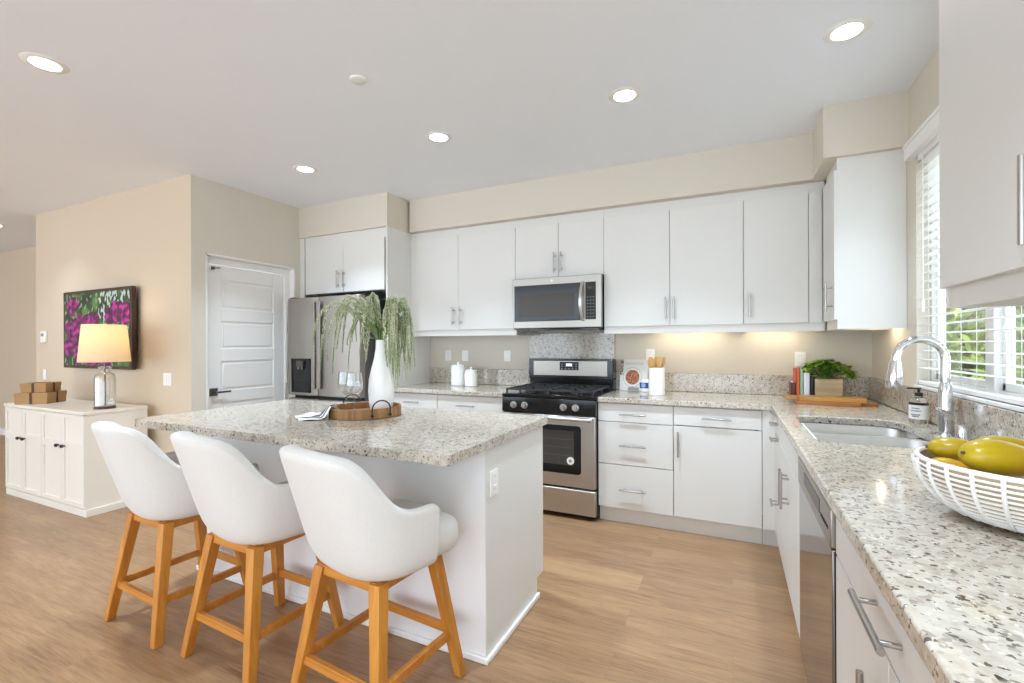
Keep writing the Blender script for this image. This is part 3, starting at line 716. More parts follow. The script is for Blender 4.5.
# microwave
def make_microwave():
    X0, X1, Y0, Y1, Z0, Z1 = -1.699, -0.925, 3.615, 4.005, 1.432, 1.858
    t = thing('microwave', ((X0 + X1) / 2, 3.8, Z0), 'stainless over-the-range microwave mounted under the short cabinet', 'microwave')
    B = lambda m, n, mat, p=t, **k: m.build(n, mat, p, world=True, **k)
    B(MB().box(X0 + 0.002, X1 - 0.002, Y0 + 0.03, Y1, Z0, Z1), 'body', M['blackmat'])
    B(MB().box(X0 + 0.03, X1 - 0.03, Y0 + 0.04, Y1 - 0.05, Z0 - 0.012, Z0), 'vent_grille', M['black'])
    # front fascia with cutouts (door left, keypad right)
    m = MB(); m.box(X0, X1, Y0, Y0 + 0.035, Z0 + 0.005, Z1); B(m, 'fascia', M['steel_h'], bev=0.004)
    dx0, dx1, dz0, dz1 = X0 + 0.018, X0 + 0.60, Z0 + 0.062, Z1 - 0.06
    m = MB(); m.box(dx0, dx1, Y0 - 0.006, Y0 + 0.001, dz0, dz1); d = B(m, 'door_window', M['black'], bev=0.003)
    m = MB(); m.box(dx0 + 0.045, dx1 - 0.05, Y0 - 0.0075, Y0 - 0.0058, dz0 + 0.035, dz1 - 0.075); B(m, 'pane', M['darkglass'], d)
    hx = dx1 + 0.022
    m = MB(); pts = []
    for k in range(13):
        u = k / 12; z = dz0 - 0.005 + u * (dz1 - dz0 + 0.01); pts.append((hx - 0.008 * math.sin(math.pi * u), Y0 - 0.012 - 0.04 * math.sin(math.pi * u), z))
    rings = [[(p[0] - 0.012, p[1] + 0.006, p[2]), (p[0] + 0.012, p[1] + 0.006, p[2]), (p[0] + 0.012, p[1] - 0.006, p[2]), (p[0] - 0.012, p[1] - 0.006, p[2])] for p in pts]
    m.loops(rings); m.box(hx - 0.01, hx + 0.01, Y0 - 0.012, Y0 + 0.002, dz0 - 0.003, dz0 + 0.02); m.box(hx - 0.01, hx + 0.01, Y0 - 0.012, Y0 + 0.002, dz1 - 0.02, dz1 + 0.003)
    B(m, 'handle', M['steel'], bev=0.002)
    kx0, kx1 = hx + 0.022, X1 - 0.046
    m = MB(); m.box(kx0, kx1, Y0 - 0.005, Y0 + 0.001, dz0 + 0.006, dz1); kp = B(m, 'keypad', M['blackmat'], bev=0.002)
    m = MB()
    for r_ in range(7):
        for c_ in range(3):
            x = kx0 + 0.018 + c_ * (kx1 - kx0 - 0.036) / 2; z = dz0 + 0.025 + r_ * 0.026
            m.box(x - 0.006, x + 0.006, Y0 - 0.0058, Y0 - 0.0049, z, z + 0.005)
    B(m, 'key_marks', M['slot'], kp)
    m = MB(); m.box(kx0 + 0.015, kx1 - 0.015, Y0 - 0.0058, Y0 - 0.0049, dz1 - 0.055, dz1 - 0.03); B(m, 'display', M['darkglass'], kp)
    m = MB(); m.cyl(((X0 + X1) / 2 - 0.03, Y0 - 0.002, Z1 - 0.03), ((X0 + X1) / 2 - 0.03, Y0 + 0.001, Z1 - 0.03), 0.010, 20); B(m, 'badge', M['steel'])
make_microwave()
# refrigerator
def make_fridge():
    X0, X1, Y0, Y1, Z1 = -3.825, -2.93, 3.10, 3.98, 1.745; xs = -3.43
    t = thing('refrigerator', ((X0 + X1) / 2, 3.55, 0), 'stainless two-door refrigerator with black water dispenser in an alcove', 'refrigerator')
    B = lambda m, n, mat, p=t, **k: m.build(n, mat, p, world=True, **k)
    B(MB().box(X0 + 0.005, X1 - 0.005, Y0 + 0.075, Y1, 0.02, Z1 - 0.02), 'body', M['steel_dark'])
    m = MB()
    for x in (X0 + 0.06, X1 - 0.06):
        for y in (Y0 + 0.12, Y1 - 0.08): m.cyl((x, y, 0), (x, y, 0.02), 0.02)
    m.box(X0 + 0.02, X1 - 0.02, Y0 + 0.065, Y0 + 0.08, 0.02, 0.85); B(m, 'base_grille', M['blackmat'])
    def dpts(x0, x1):
        n = 10; o = []
        for k in range(n + 1):
            u = k / n; o.append((x0 + (x1 - x0) * u, Y0 - 0.012 * math.sin(math.pi * u)))
        return o + [(x1, Y0 + 0.07), (x0, Y0 + 0.07)]
    a = B(MB().prism(dpts(X0, xs - 0.003), 0.835, Z1), 'left_door', M['steel_fridge'], bev=0.006); a.name = 'door'
    b = B(MB().prism(dpts(xs + 0.003, X1), 0.835, Z1), 'door', M['steel_fridge'], bev=0.006)
    c = B(MB().prism(dpts(X0, X1), 0.06, 0.805), 'freezer_drawer', M['steel_fridge'], bev=0.006)
    m = MB()
    for q, x0_, x1_ in ((b, xs + 0.012, xs + 0.055), (a, xs - 0.055, xs - 0.012)):
        m = MB(); m.box(x0_, x1_, Y0 - 0.034, Y0 - 0.02, 0.90, 1.70); m.box(x0_ + 0.012, x1_ - 0.012, Y0 - 0.022, Y0 + 0.0, 0.91, 0.94); m.box(x0_ + 0.012, x1_ - 0.012, Y0 - 0.022, Y0 + 0.0, 1.66, 1.69)
        B(m, 'handle', M['steel_fridge'], q, bev=0.004)
    m = MB(); m.tube([(X0 + 0.1, Y0 - 0.006, 0.74), (X0 + 0.13, Y0 - 0.05, 0.74), (X1 - 0.13, Y0 - 0.05, 0.74), (X1 - 0.1, Y0 - 0.006, 0.74)], 0.011, 12); B(m, 'handle', M['steel_fridge'], c)
    dx0, dx1, dz0, dz1 = -3.760, -3.515, 0.862, 1.178
    # dispenser: frame with recessed cavity
    m = MB(); yq = Y0 - 0.018
    m.box(dx0, dx0 + 0.014, yq, Y0, dz0, dz1); m.box(dx1 - 0.014, dx1, yq, Y0, dz0, dz1); m.box(dx0, dx1, yq, Y0, dz1 - 0.012, dz1); m.box(dx0, dx1, yq, Y0, dz0, dz0 + 0.012)
    m.box(dx0 + 0.014, dx1 - 0.014, Y0 - 0.013, Y0 - 0.011, dz0 + 0.012, dz1 - 0.012)
    ds = B(m, 'dispenser', M['black'], a)
    m = MB(); m.box((dx0 + dx1) / 2 - 0.045, (dx0 + dx1) / 2 + 0.045, yq - 0.012, yq + 0.004, dz1 - 0.075, dz1 - 0.02); m.cyl(((dx0 + dx1) / 2 - 0.02, yq - 0.004, dz1 - 0.1), ((dx0 + dx1) / 2 - 0.02, yq - 0.004, dz1 - 0.075), 0.012); m.cyl(((dx0 + dx1) / 2 + 0.025, yq - 0.004, dz1 - 0.1), ((dx0 + dx1) / 2 + 0.025, yq - 0.004, dz1 - 0.075), 0.012)
    B(m, 'spout', M['bronze'], a)
    m = MB(); m.box(X0 + 0.01, X0 + 0.06, Y0 + 0.02, Y0 + 0.12, Z1 - 0.02, Z1 + 0.012); m.box(X1 - 0.06, X1 - 0.01, Y0 + 0.02, Y0 + 0.12, Z1 - 0.02, Z1 + 0.012); B(m, 'hinge_covers', M['blackmat'])
M['steel_fridge'] = metal('fridge_steel', (166, 160, 152), 0.46)
M['steel_dark'] = metal('dark_grey_metal', (120, 118, 116), 0.4)
make_fridge()
# dishwasher (front faces -X)
def make_dishwasher():
    Y0, Y1 = 1.456, 2.114; xf = 0.236
    t = thing('dishwasher', (0.5, (Y0 + Y1) / 2, 0), 'stainless dishwasher built in beside the sink cabinet', 'dishwasher')
    B = lambda m, n, mat, p=t, **k: m.build(n, mat, p, world=True, **k)
    B(MB().box(xf + 0.03, XW - 0.03, Y0 + 0.004, Y1 - 0.004, 0.02, 0.868), 'body', M['steel_dark'])
    B(MB().box(xf + 0.06, xf + 0.075, Y0, Y1, 0, 0.10), 'toe_kick', M['blackmat'])
    B(MB().box(xf, xf + 0.03, Y0 + 0.004, Y1 - 0.004, 0.105, 0.757), 'door', M['steel_dw'], bev=0.003)
    cp = B(MB().box(xf - 0.004, xf + 0.03, Y0 + 0.004, Y1 - 0.004, 0.760, 0.862), 'control_panel', M['steel_h'], bev=0.004)
    m = MB(); m.box(xf - 0.0055, xf - 0.0035, 1.62, 1.94, 0.80, 0.842); B(m, 'pocket_handle', M['bronze'], cp)
    m = MB()
    for k in range(6): m.box(xf - 0.0055, xf - 0.0035, 1.49 + k * 0.02, 1.50 + k * 0.02, 0.80, 0.81)
    B(m, 'buttons', M['blackmat'], cp)
M['steel_dw'] = metal('dishwasher_steel', (140, 136, 132), 0.10, (1, 1, 30), 0.06)
make_dishwasher()

# ------------------------------------------------------------------ sink, faucet
def make_sink():
    t = thing('kitchen_sink', (0.52, 2.59, 0.70), 'stainless double-bowl sink set under the granite', 'sink')
    def bowl(y0, y1, depth):
        x0, x1 = 0.295, 0.772
        m = MB(); zt = 0.8745; rings = []
        o = rnd([(x0, y0), (x1, y0), (x1, y1), (x0, y1)], 0.07, 5)
        c = Vector(((x0 + x1) / 2, (y0 + y1) / 2))
        prof = [(1.0, 0), (0.985, 0.01), (0.96, depth * 0.6), (0.93, depth * 0.88), (0.82, depth * 0.99), (0.2, depth), (0.18, depth + 0.004)]
        for s_, d_ in prof: rings.append([(c.x + (p[0] - c.x) * s_, c.y + (p[1] - c.y) * s_, zt - d_) for p in o])
        m.loops(rings, cap0=False)
        # outer skin
        rr = [[(c.x + (p[0] - c.x) * (s_ + 0.012), c.y + (p[1] - c.y) * (s_ + 0.012), zt - d_ - (0.003 if d_ > 0.01 else 0)) for p in o] for s_, d_ in prof]
        m.loops(rr, cap0=False)
        a = m.build('bowl', M['sinksteel'], t, world=True)
        m = MB(); m.lathe([(0.0005, 0.0), (0.03, 0.0), (0.042, 0.004), (0.044, 0.002)], (c.x, c.y, zt - depth + 0.001), 24, cap1=False); m.build('drain', M['chrome'], a, world=True)
    bowl(2.155, 2.605, 0.15); bowl(2.635, 2.935, 0.17)
    m = MB(); m.box(0.30, 0.765, 2.603, 2.637, 0.84, 0.8745); m.build('divider', M['sinksteel'], t, world=True, bev=0.008)
make_sink()
def make_faucet():
    X, Y = 0.815, 2.555
    t = thing('kitchen_faucet', (X, Y, CT1), 'tall chrome gooseneck faucet behind the sink', 'faucet')
    B = lambda m, n, mat=None, p=t, **k: m.build(n, mat or M['chrome'], p, world=True, **k)
    m = MB(); m.lathe([(0.031, 0), (0.031, 0.008), (0.026, 0.012), (0.026, 0.075), (0.028, 0.08), (0.028, 0.10), (0.026, 0.112), (0.024, 0.16), (0.020, 0.215), (0.018, 0.22)], (X, Y, CT1), 32); B(m, 'body')
    pts = []; ra = 0.083; zc = 1.232
    for z in (1.12, 1.15, 1.18): pts.append((X, Y, z))
    for k in range(21):
        a = math.pi * k / 20 * 0.97; pts.append((X - ra + ra * math.cos(a), Y, zc + ra * math.sin(a)))
    e = pts[-1]; pts.append((e[0] - 0.002, Y, e[2] - 0.02))
    m = MB(); m.tube(pts, 0.0165, 18); B(m, 'spout')
    q = pts[-1]
    m = MB(); m.tube([(q[0], Y, q[2] + 0.004), (q[0] - 0.001, Y, q[2] - 0.01), (q[0] - 0.003, Y, q[2] - 0.05), (q[0] - 0.006, Y, q[2] - 0.10), (q[0] - 0.007, Y, q[2] - 0.115)], [0.018, 0.022, 0.027, 0.032, 0.027], 24); B(m, 'spray_head')
    m = MB(); m.cyl((X, Y - 0.02, 1.0), (X, Y - 0.052, 1.0), 0.019, 20); m.tube([(X, Y - 0.045, 1.0), (X - 0.015, Y - 0.06, 1.012), (X - 0.05, Y - 0.07, 1.03)], [0.008, 0.007, 0.006], 12); B(m, 'lever')
make_faucet()
m = MB(); m.lathe([(0.025, 0), (0.025, 0.006), (0.021, 0.01), (0.021, 0.058), (0.018, 0.064), (0.0005, 0.065)], (0.815, 2.40, CT1), 28)
tag(m.build('air_gap_cap', M['chrome']), 'short chrome cylinder cap on the counter right of the faucet', 'air gap')
# soap bottle
t = thing('soap_bottle', (0.815, 2.865, CT1), 'clear glass soap pump bottle with white label beside the faucet', 'soap bottle')
MB().lathe([(0.034, 0.0), (0.037, 0.004), (0.037, 0.095), (0.030, 0.112), (0.015, 0.122), (0.014, 0.132)], (0, 0, 0.0), 28).build('bottle', M['liquid'], t)
m = MB(); m.lathe([(0.0378, 0.022), (0.0378, 0.088)], seg=28, cap0=False, cap1=False); lb = m.build('label', M['soaplabel'] if 'soaplabel' in M else M['plastic'], t)
m = MB()
for k, (z, n) in enumerate(((0.07, 7), (0.058, 9), (0.04, 8), (0.032, 6))):
    for i in range(n):
        a = R(-125 + i * 7 - n * 3.5); a2 = a + R(4)
        m.quad([m.bm.verts.new((0.0382 * math.cos(q), 0.0382 * math.sin(q), zz)) for q, zz in ((a, z), (a2, z), (a2, z + 0.006), (a, z + 0.006))])
m.build('label_text', M['blackmat'], lb)
m = MB(); m.lathe([(0.016, 0.130), (0.016, 0.146), (0.006, 0.148), (0.006, 0.162), (0.011, 0.163), (0.011, 0.170)], (0, 0, 0), 20); m.box(-0.045, 0.005, -0.005, 0.005, 0.163, 0.170); m.build('pump', M['blackmat'], t)

# ------------------------------------------------------------------ bar stools
def make_stool():
    t = thing('bar_stool', (0, 0, 0), 'x', 'stool', 'upholstered stools along the island')
    # tub shell (one closed, subdivided surface)
    N = 28; TT = 7
    def plan(s):
        a = abs(s); sg = 1 if s >= 0 else -1
        if a < 0.66:
            th = a / 0.66 * math.pi / 2; return sg * math.sin(th) ** 0.78, -math.cos(th) ** 0.70, 0.0
        return sg * 1.0, 0.0, (a - 0.66) / 0.34
    def sm(x): x = max(0, min(1, x)); return x * x * (3 - 2 * x)
    def top(s):
        a = abs(s)
        return 0.958 - 0.205 * sm((a - 0.29) / 0.33) - 0.012 * sm((a - 0.9) / 0.1) - 0.018 * (a / 0.3) ** 2 * (a < 0.3) - 0.018 * (a >= 0.3)
    Z0 = 0.512
    def outer(s, v):
        px, py, f = plan(s); zt = top(s); z = Z0 + (zt - Z0) * v
        h = (z - Z0)
        k = 0.90 + 0.10 * min(1, (h / 0.06)) ** 0.5          # tucks in at the bottom
        hw = 0.252 * k * (1 + 0.16 * h); hd = (0.205 + 0.31 * h) * (0.90 + 0.10 * min(1, h / 0.06) ** 0.5)
        return Vector((px * hw, py * hd + f * 0.080, z))
    def inner(s, v):
        px, py, f = plan(s); zt = top(s); zi = 0.58; z = zi + (zt - 0.004 - zi) * v
        h = z - Z0
        return Vector((px * (0.252 * (1 + 0.16 * h) - 0.050), py * (0.208 + 0.24 * h - 0.055) + f * 0.072, z))
    rings = []
    for i in range(N + 1):
        s = -1 + 2 * i / N
        r = [outer(s, 0.0) * 1.0]
        r = [Vector((outer(s, 0).x * 0.86, outer(s, 0).y * 0.86, Z0 - 0.001))] + [outer(s, v) for v in (0.0, 0.08, 0.2, 0.4, 0.6, 0.8, 0.93, 0.985)]
        o = outer(s, 1); q = inner(s, 1); mid = (o + q) / 2; r.append(Vector((mid.x, mid.y, top(s) + 0.008)))
        r += [inner(s, v) for v in (0.98, 0.92, 0.7, 0.4, 0.0)]
        r.append(Vector((inner(s, 0).x * 0.8, inner(s, 0).y * 0.8, 0.53)))
        rings.append(r)
    m = MB(); m.loops(rings, True, True); m.xf(Matrix.Rotation(R(-9), 4, 'Z'))
    m.build('backrest', M['fabric'], t, sub=1, smooth=60)
    # cushion
    m = MB(); rings = []
    pl = rnd([(-0.215, 0.258), (-0.185, -0.13), (0.185, -0.13), (0.215, 0.258)], [0.10, 0.12, 0.12, 0.10], 7)
    for s_, z in ((0.70, 0.507), (0.90, 0.511), (0.965, 0.528), (1.0, 0.555), (0.995, 0.59), (0.96, 0.615), (0.85, 0.632), (0.5, 0.642), (0.1, 0.644)):
        rings.append([(x * s_, 0.03 + (y - 0.03) * s_, z) for x, y in pl])
    m.loops(rings); m.xf(Matrix.Rotation(R(-9), 4, 'Z')); m.build('seat', M['fabric'], t, smooth=60)
    # base plate and apron
    m = MB(); a = 0.145
    for q in (-1, 1):
        m.box(-a, a, q * a - 0.011, q * a + 0.011, 0.468, 0.503); m.box(q * a - 0.011, q * a + 0.011, -a, a, 0.468, 0.503)
    m.box(-a, a, -a, a, 0.492, 0.506)
    m.build('apron', M['stoolwoodx'], t, bev=0.002)
    pos = {}
    for sx in (-1, 1):
        for sy in (-1, 1):
            p0 = Vector((sx * 0.140, sy * 0.140, 0.500)); p1 = Vector((sx * 0.215, sy * 0.215, 0.0)); pos[(sx, sy)] = (p0, p1)
            m = MB(); m.beam(p0, p1, 0.048, 0.036); 
            for v in m.bm.verts:
                if v.co.z < 0.05: v.co.z = 0
                else: v.co.z = 0.500
            m.build('leg', M['stoolwood'], t, bev=0.003)
    def at(k, z):
        p0, p1 = pos[k]; u = (0.5 - z) / 0.5; return p0 + (p1 - p0) * u
    for k1, k2, z in (((-1, -1), (1, -1), 0.168), ((-1, 1), (1, 1), 0.185), ((-1, -1), (-1, 1), 0.172), ((1, -1), (1, 1), 0.172)):
        m = MB(); m.beam(at(k1, z), at(k2, z), 0.02, 0.02, 0.032, 0.032, side=(0, 1, 0) if k1[1] == k2[1] else (1, 0, 0)); 
        m.build('stretcher', M['stoolwoodx'], t, bev=0.002)
    return t
st = make_stool()
spots = [(-2.455, 1.385, -3, 'leftmost white upholstered bar stool, nearest the sideboard'), (-1.850, 1.385, -3, 'middle white upholstered bar stool at the island'), (-1.205, 1.375, -5, 'rightmost white upholstered bar stool, its seat cushion showing beside the arm')]
for i, (x, y, a, lb) in enumerate(spots):
    o = st if i == 0 else copy_tree(st)
    o.location = (x, y, 0); o.rotation_euler.z = R(a); o['label'] = lb

# ------------------------------------------------------------------ tray, vase, glasses, napkin
TX, TY = -1.83, 1.98; ZI = CT1
t = thing('round_tray', (TX, TY, ZI), 'round wooden tray with black metal ring handles on the island', 'tray')
m = MB(); m.lathe([(0.0005, 0.0), (0.186, 0.0), (0.191, 0.003), (0.191, 0.05), (0.188, 0.053), (0.180, 0.053), (0.177, 0.05), (0.177, 0.014), (0.0005, 0.014)], (0, 0, 0), 48, cap0=False, cap1=False)
m.build('tray_body', M['tray'], t)
MB().lathe([(0.0005, 0.0142), (0.176, 0.0142), (0.176, 0.0152), (0.0005, 0.0152)], (0, 0, 0), 48).build('tray_floor', M['tray_in'], t)
for a in (-24, 156):
    m = MB(); c = Vector((math.cos(R(a)), math.sin(R(a)), 0)); tn = Vector((-c.y, c.x, 0)); p = c * 0.196
    pts = [p + tn * 0.050 + Vector((0, 0, 0.008)), p + tn * 0.050 + Vector((0, 0, 0.045))]
    for k in range(13):
        an = math.pi * k / 12; pts.append(p + tn * 0.050 * math.cos(an) + Vector((0, 0, 0.052 + 0.045 * math.sin(an))))
    pts += [p - tn * 0.050 + Vector((0, 0, 0.045)), p - tn * 0.050 + Vector((0, 0, 0.008))]
    m.tube(pts, 0.0035, 8)
    for q in (-1, 1):
        b = p + tn * 0.050 * q; m.tube([b + c * -0.006 + Vector((0, 0, 0.02)), b + c * 0.006 + Vector((0, 0, 0.02))], 0.007, 8)
    m.build('ring_handle', M['blackmat'], t)
VX, VY = -1.755, 2.02; VZ = ZI + 0.0156
vs = MB(); prof = [(0.0005, 0.0), (0.052, 0.0), (0.058, 0.006), (0.066, 0.06), (0.070, 0.12), (0.066, 0.18), (0.053, 0.24), (0.038, 0.30), (0.030, 0.35), (0.028, 0.392), (0.0285, 0.398), (0.0255, 0.398), (0.0255, 0.35), (0.033, 0.30), (0.0005, 0.26)]
vs.lathe(prof, (VX, VY, VZ), 40, cap0=False, cap1=False); tag(vs.build('bottle_vase', M['ceramic_m']), 'tall white bottle-shaped vase standing on the wooden tray', 'vase')
GG = 'stemmed wine glasses on the tray'
def wineglass(x, y, label):
    t = thing('wine_glass', (x, y, VZ), label, 'wine glass', GG)
    m = MB(); pr = [(0.036, 0.0), (0.036, 0.0015), (0.010, 0.006), (0.0042, 0.014), (0.0036, 0.05), (0.0046, 0.085), (0.012, 0.096), (0.033, 0.113), (0.044, 0.138), (0.046, 0.16), (0.043, 0.19), (0.0385, 0.222),
                    (0.0375, 0.222), (0.042, 0.19), (0.045, 0.16), (0.043, 0.139), (0.032, 0.115), (0.010, 0.099), (0.0005, 0.097)]
    m.lathe(pr, (0, 0, 0), 32, cap0=True, cap1=False); m.build('glass', M['glass'], t)
wineglass(-1.955, 1.960, 'clear stemmed wine glass on the tray, the one farther from the white vase')
wineglass(-1.822, 1.885, 'clear stemmed wine glass on the tray, the one beside the white vase')
# napkin
def napkin():
    m = MB(); U, V = 26, 18; g = []
    A = Vector((-2.055, 1.715)); C = Vector((-1.945, 1.885)); d = (C - A); L = d.length; d.normalize(); n = Vector((d.y, -d.x))
    for i in range(U + 1):
        u = i / U; row = []
        wd = 0.082 + 0.07 * math.sin(math.pi * min(1, u * 1.1)); 
        for j in range(V + 1):
            v = j / V - 0.5
            p = A + d * (L * u) + n * (v * wd * 2 * 0.8)
            rr = math.hypot(p.x - TX, p.y - TY)
            if rr > 0.235: h = 0.004
            elif rr > 0.195: h = 0.004 + (0.235 - rr) / 0.04 * 0.052
            elif rr > 0.168: h = 0.058
            elif rr > 0.135: h = 0.058 - (0.168 - rr) / 0.033 * 0.036
            else: h = 0.022
            h += 0.015 * (0.5 + 0.5 * math.sin(v * 24 + u * 2.6)) * (0.35 + 0.65 * u) + 0.003 * math.sin(u * 15 + v * 9)
            row.append(m.bm.verts.new((p.x, p.y, ZI + h)))
        g.append(row)
    for i in range(U):
        for j in range(V):
            m.mi = 1 if j in (4, 9, 10, 14) else 0
            m.quad([g[i][j], g[i][j + 1], g[i + 1][j + 1], g[i + 1][j]])
    o = m.build('napkin', [M['linen'], M['stripe']]); s = o.modifiers.new('thick', 'SOLIDIFY'); s.thickness = 0.0018; s.offset = 1; o.modifiers.new('subd', 'SUBSURF').render_levels = 1
    tag(o, 'white cloth napkin with thin grey stripes draped over the tray rim', 'napkin')
M['linen'] = fabric_mat('napkin_linen', (232, 229, 222), (244, 242, 238)); M['stripe'] = fabric_mat('napkin_stripe', (84, 84, 86), (110, 110, 110))
napkin()
# hanging amaranth
random.seed(7)
am = thing('amaranth_arrangement', (VX, VY, VZ + 0.39), 'drooping green amaranth tassels arranged in the white vase', 'flowers')
rgt = Vector((math.cos(R(25.3)), math.sin(R(25.3)), 0)); fwd = Vector((-math.sin(R(25.3)), math.cos(R(25.3)), 0))
def tassel(dirv, reach, rise, drop, thick, bare=0.12, seed=0):
    """arching tassel from the vase mouth: local coordinates"""
    rn = random.Random(seed); p0 = Vector((0, 0, -0.10)) + dirv * 0.004
    pts = [p0, Vector((dirv.x * 0.014, dirv.y * 0.014, 0.005))]
    n = 20
    for k in range(1, n + 1):
        u = k / n
        if u < 0.45: q = u / 0.45; x = reach * 0.75 * q; z = rise * math.sin(q * math.pi / 2)
        else:
            q = (u - 0.45) / 0.55; x = reach * (0.75 + 0.25 * math.sin(q * math.pi / 2)); z = rise - (rise * 0.0 + drop) * q ** 1.4
        pts.append(Vector((dirv.x * (0.014 + x), dirv.y * (0.014 + x), 0.005 + z)) + Vector((math.sin(u * 7 + seed) * 0.010 * u, math.cos(u * 6 + seed * 1.7) * 0.010 * u, math.sin(u * 9 + seed * 2.1) * 0.005)))
    m = MB(); m.mi = 1; m.tube(pts, 0.0022, 5); m.mi = 0
    # beads
    acc = 0; last = None; seglen = 0.0085
    tot = sum((b - a).length for a, b in zip(pts, pts[1:])); s0 = tot * (0.25 + bare); s = 0
    for a, b in zip(pts, pts[1:]):
        L = (b - a).length; k = 0.0
        while k < L:
            if s + k > s0:
                u = (s + k - s0) / (tot - s0); r = thick * (0.95 + 0.5 * math.sin(math.pi * min(1, u * 0.9 + 0.1))) * (1.0 - 0.45 * u)
                c = a + (b - a) * (k / L)
                for _ in range(3):
                    an = rn.uniform(0, 6.28); tl = rn.uniform(-1, 1); off = Vector((math.cos(an), math.sin(an), tl)) * r * 0.62
                    cc = c + off; rr = r * rn.uniform(0.42, 0.62)
                    vv = [m.bm.verts.new(cc + Vector(q) * rr) for q in ((1, 0, 0), (0, 1, 0), (-1, 0, 0), (0, -1, 0), (0, 0, 1.2), (0, 0, -1.2))]
                    for i in range(4):
                        m.quad([vv[i], vv[(i + 1) % 4], vv[4]]); m.quad([vv[(i + 1) % 4], vv[i], vv[5]])
            k += seglen
        s += L
    m.build('tassel', [M['amaranth'], M['stem']], am, smooth=0)
specs = [(-1.0, 0.1, 0.385, 0.20, 0.27), (-1.0, -0.15, 0.315, 0.21, 0.36), (-1, 0.3, 0.27, 0.21, 0.26), (-1, -0.5, 0.235, 0.22, 0.40), (-1, 0.0, 0.20, 0.24, 0.30), (-0.8, -0.8, 0.17, 0.20, 0.36), (-1, -0.3, 0.26, 0.19, 0.30),
         (-1, 0.6, 0.20, 0.24, 0.24), (-0.5, 1, 0.14, 0.25, 0.26), (1, 0.1, 0.15, 0.23, 0.40), (1, -0.3, 0.165, 0.22, 0.30), (1, 0.6, 0.15, 0.24, 0.40), (1, -0.8, 0.11, 0.2, 0.42), (1, 0, 0.17, 0.19, 0.33)]
k = 0
for a, b, rc, rs, dp in specs:
    d = (rgt * a + fwd * b).normalized(); tassel(d, rc, rs, dp, 0.0085, seed=k); k += 1
for i in range(46):
    an = random.uniform(0, 2 * math.pi); a = math.cos(an) ; b = math.sin(an)
    if i % 3 and a < 0: a = -a
    rc = random.uniform(0.05, 0.155) if a > 0 else random.uniform(0.06, 0.26)
    tassel((rgt * a + fwd * b).normalized(), rc, random.uniform(0.12, 0.25), random.uniform(0.20, 0.42) if a > 0 else random.uniform(0.12, 0.32), 0.0085, seed=k); k += 1
m = MB()
for i in range(26):
    an = random.uniform(0, 6.28); e = random.uniform(0.2, 1.1); L = random.uniform(0.09, 0.16)
    d = Vector((math.cos(an) * math.cos(e), math.sin(an) * math.cos(e), math.sin(e))); s_ = d.cross(Vector((0, 0, 1))).normalized() * 0.011
    b0 = Vector((0, 0, random.uniform(0.0, 0.05))) + d * 0.02
    q = [b0, b0 + d * L * 0.5 + s_, b0 + d * L + Vector((0, 0, -0.02)), b0 + d * L * 0.5 - s_]
    vv = [m.bm.verts.new(x) for x in q]; m.quad(vv)
lf = m.build('leaves', M['leaf2'] if 'leaf2' in M else M['stem'], am, smooth=0); lf['kind'] = 'stuff'

# ------------------------------------------------------------------ counter objects
def canister(x, y, r, h, label):
    t = thing('canister', (x, y, CT1), label, 'canister', 'white ceramic canisters left of the range')
    m = MB(); m.lathe([(r - 0.006, 0), (r, 0.006), (r, h - 0.012), (r - 0.006, h - 0.003), (r - 0.012, h)], (0, 0, 0), 36); m.build('jar', M['ceramic'], t)
    m = MB(); m.lathe([(r - 0.004, h), (r - 0.004, h + 0.010), (r - 0.016, h + 0.018), (0.012, h + 0.022), (0.009, h + 0.028), (0.013, h + 0.038), (0.010, h + 0.046), (0.0005, h + 0.048)], (0, 0, 0), 36); m.build('lid', M['ceramic'], t)
canister(-2.365, 3.80, 0.068, 0.18, 'taller white lidded canister on the left granite counter')
canister(-2.205, 3.77, 0.060, 0.135, 'shorter white lidded canister on the left granite counter')
# colour grids
def color_grid(name, mat, parent, o, ux, uz, W, Hh, nx, nz, fn, world=True, nrm=None, thick=0.0):
    bm = bmesh.new(); o = Vector(o); ux = Vector(ux).normalized(); uz = Vector(uz).normalized()
    vs = [[bm.verts.new(o + ux * (W * i / nx) + uz * (Hh * j / nz)) for i in range(nx + 1)] for j in range(nz + 1)]
    cl = bm.loops.layers.float_color.new('Col')
    for j in range(nz):
        for i in range(nx):
            f = bm.faces.new([vs[j][i], vs[j][i + 1], vs[j + 1][i + 1], vs[j + 1][i]])
            for lp in f.loops:
                co = lp.vert.co - o; u = co.dot(ux) / W; v = co.dot(uz) / Hh
                lp[cl] = lin(fn(u, v))
    if parent is not None:
        mw = Matrix.Identity(4); ch = []; p = parent
        while p is not None: ch.append(p); p = p.parent
        for q in reversed(ch): mw = mw @ q.matrix_basis
        bmesh.ops.transform(bm, matrix=mw.inverted(), verts=bm.verts)
    me = bpy.data.meshes.new(name); bm.to_mesh(me); bm.free(); me.materials.append(mat)
    ob = bpy.data.objects.new(name, me); COL.objects.link(ob); ob.parent = parent
    return ob
M['print'] = attr_mat('printed_cover', 0.35)
def nz(x, y, z=0.0): return noise.noise(Vector((x, y, z)))
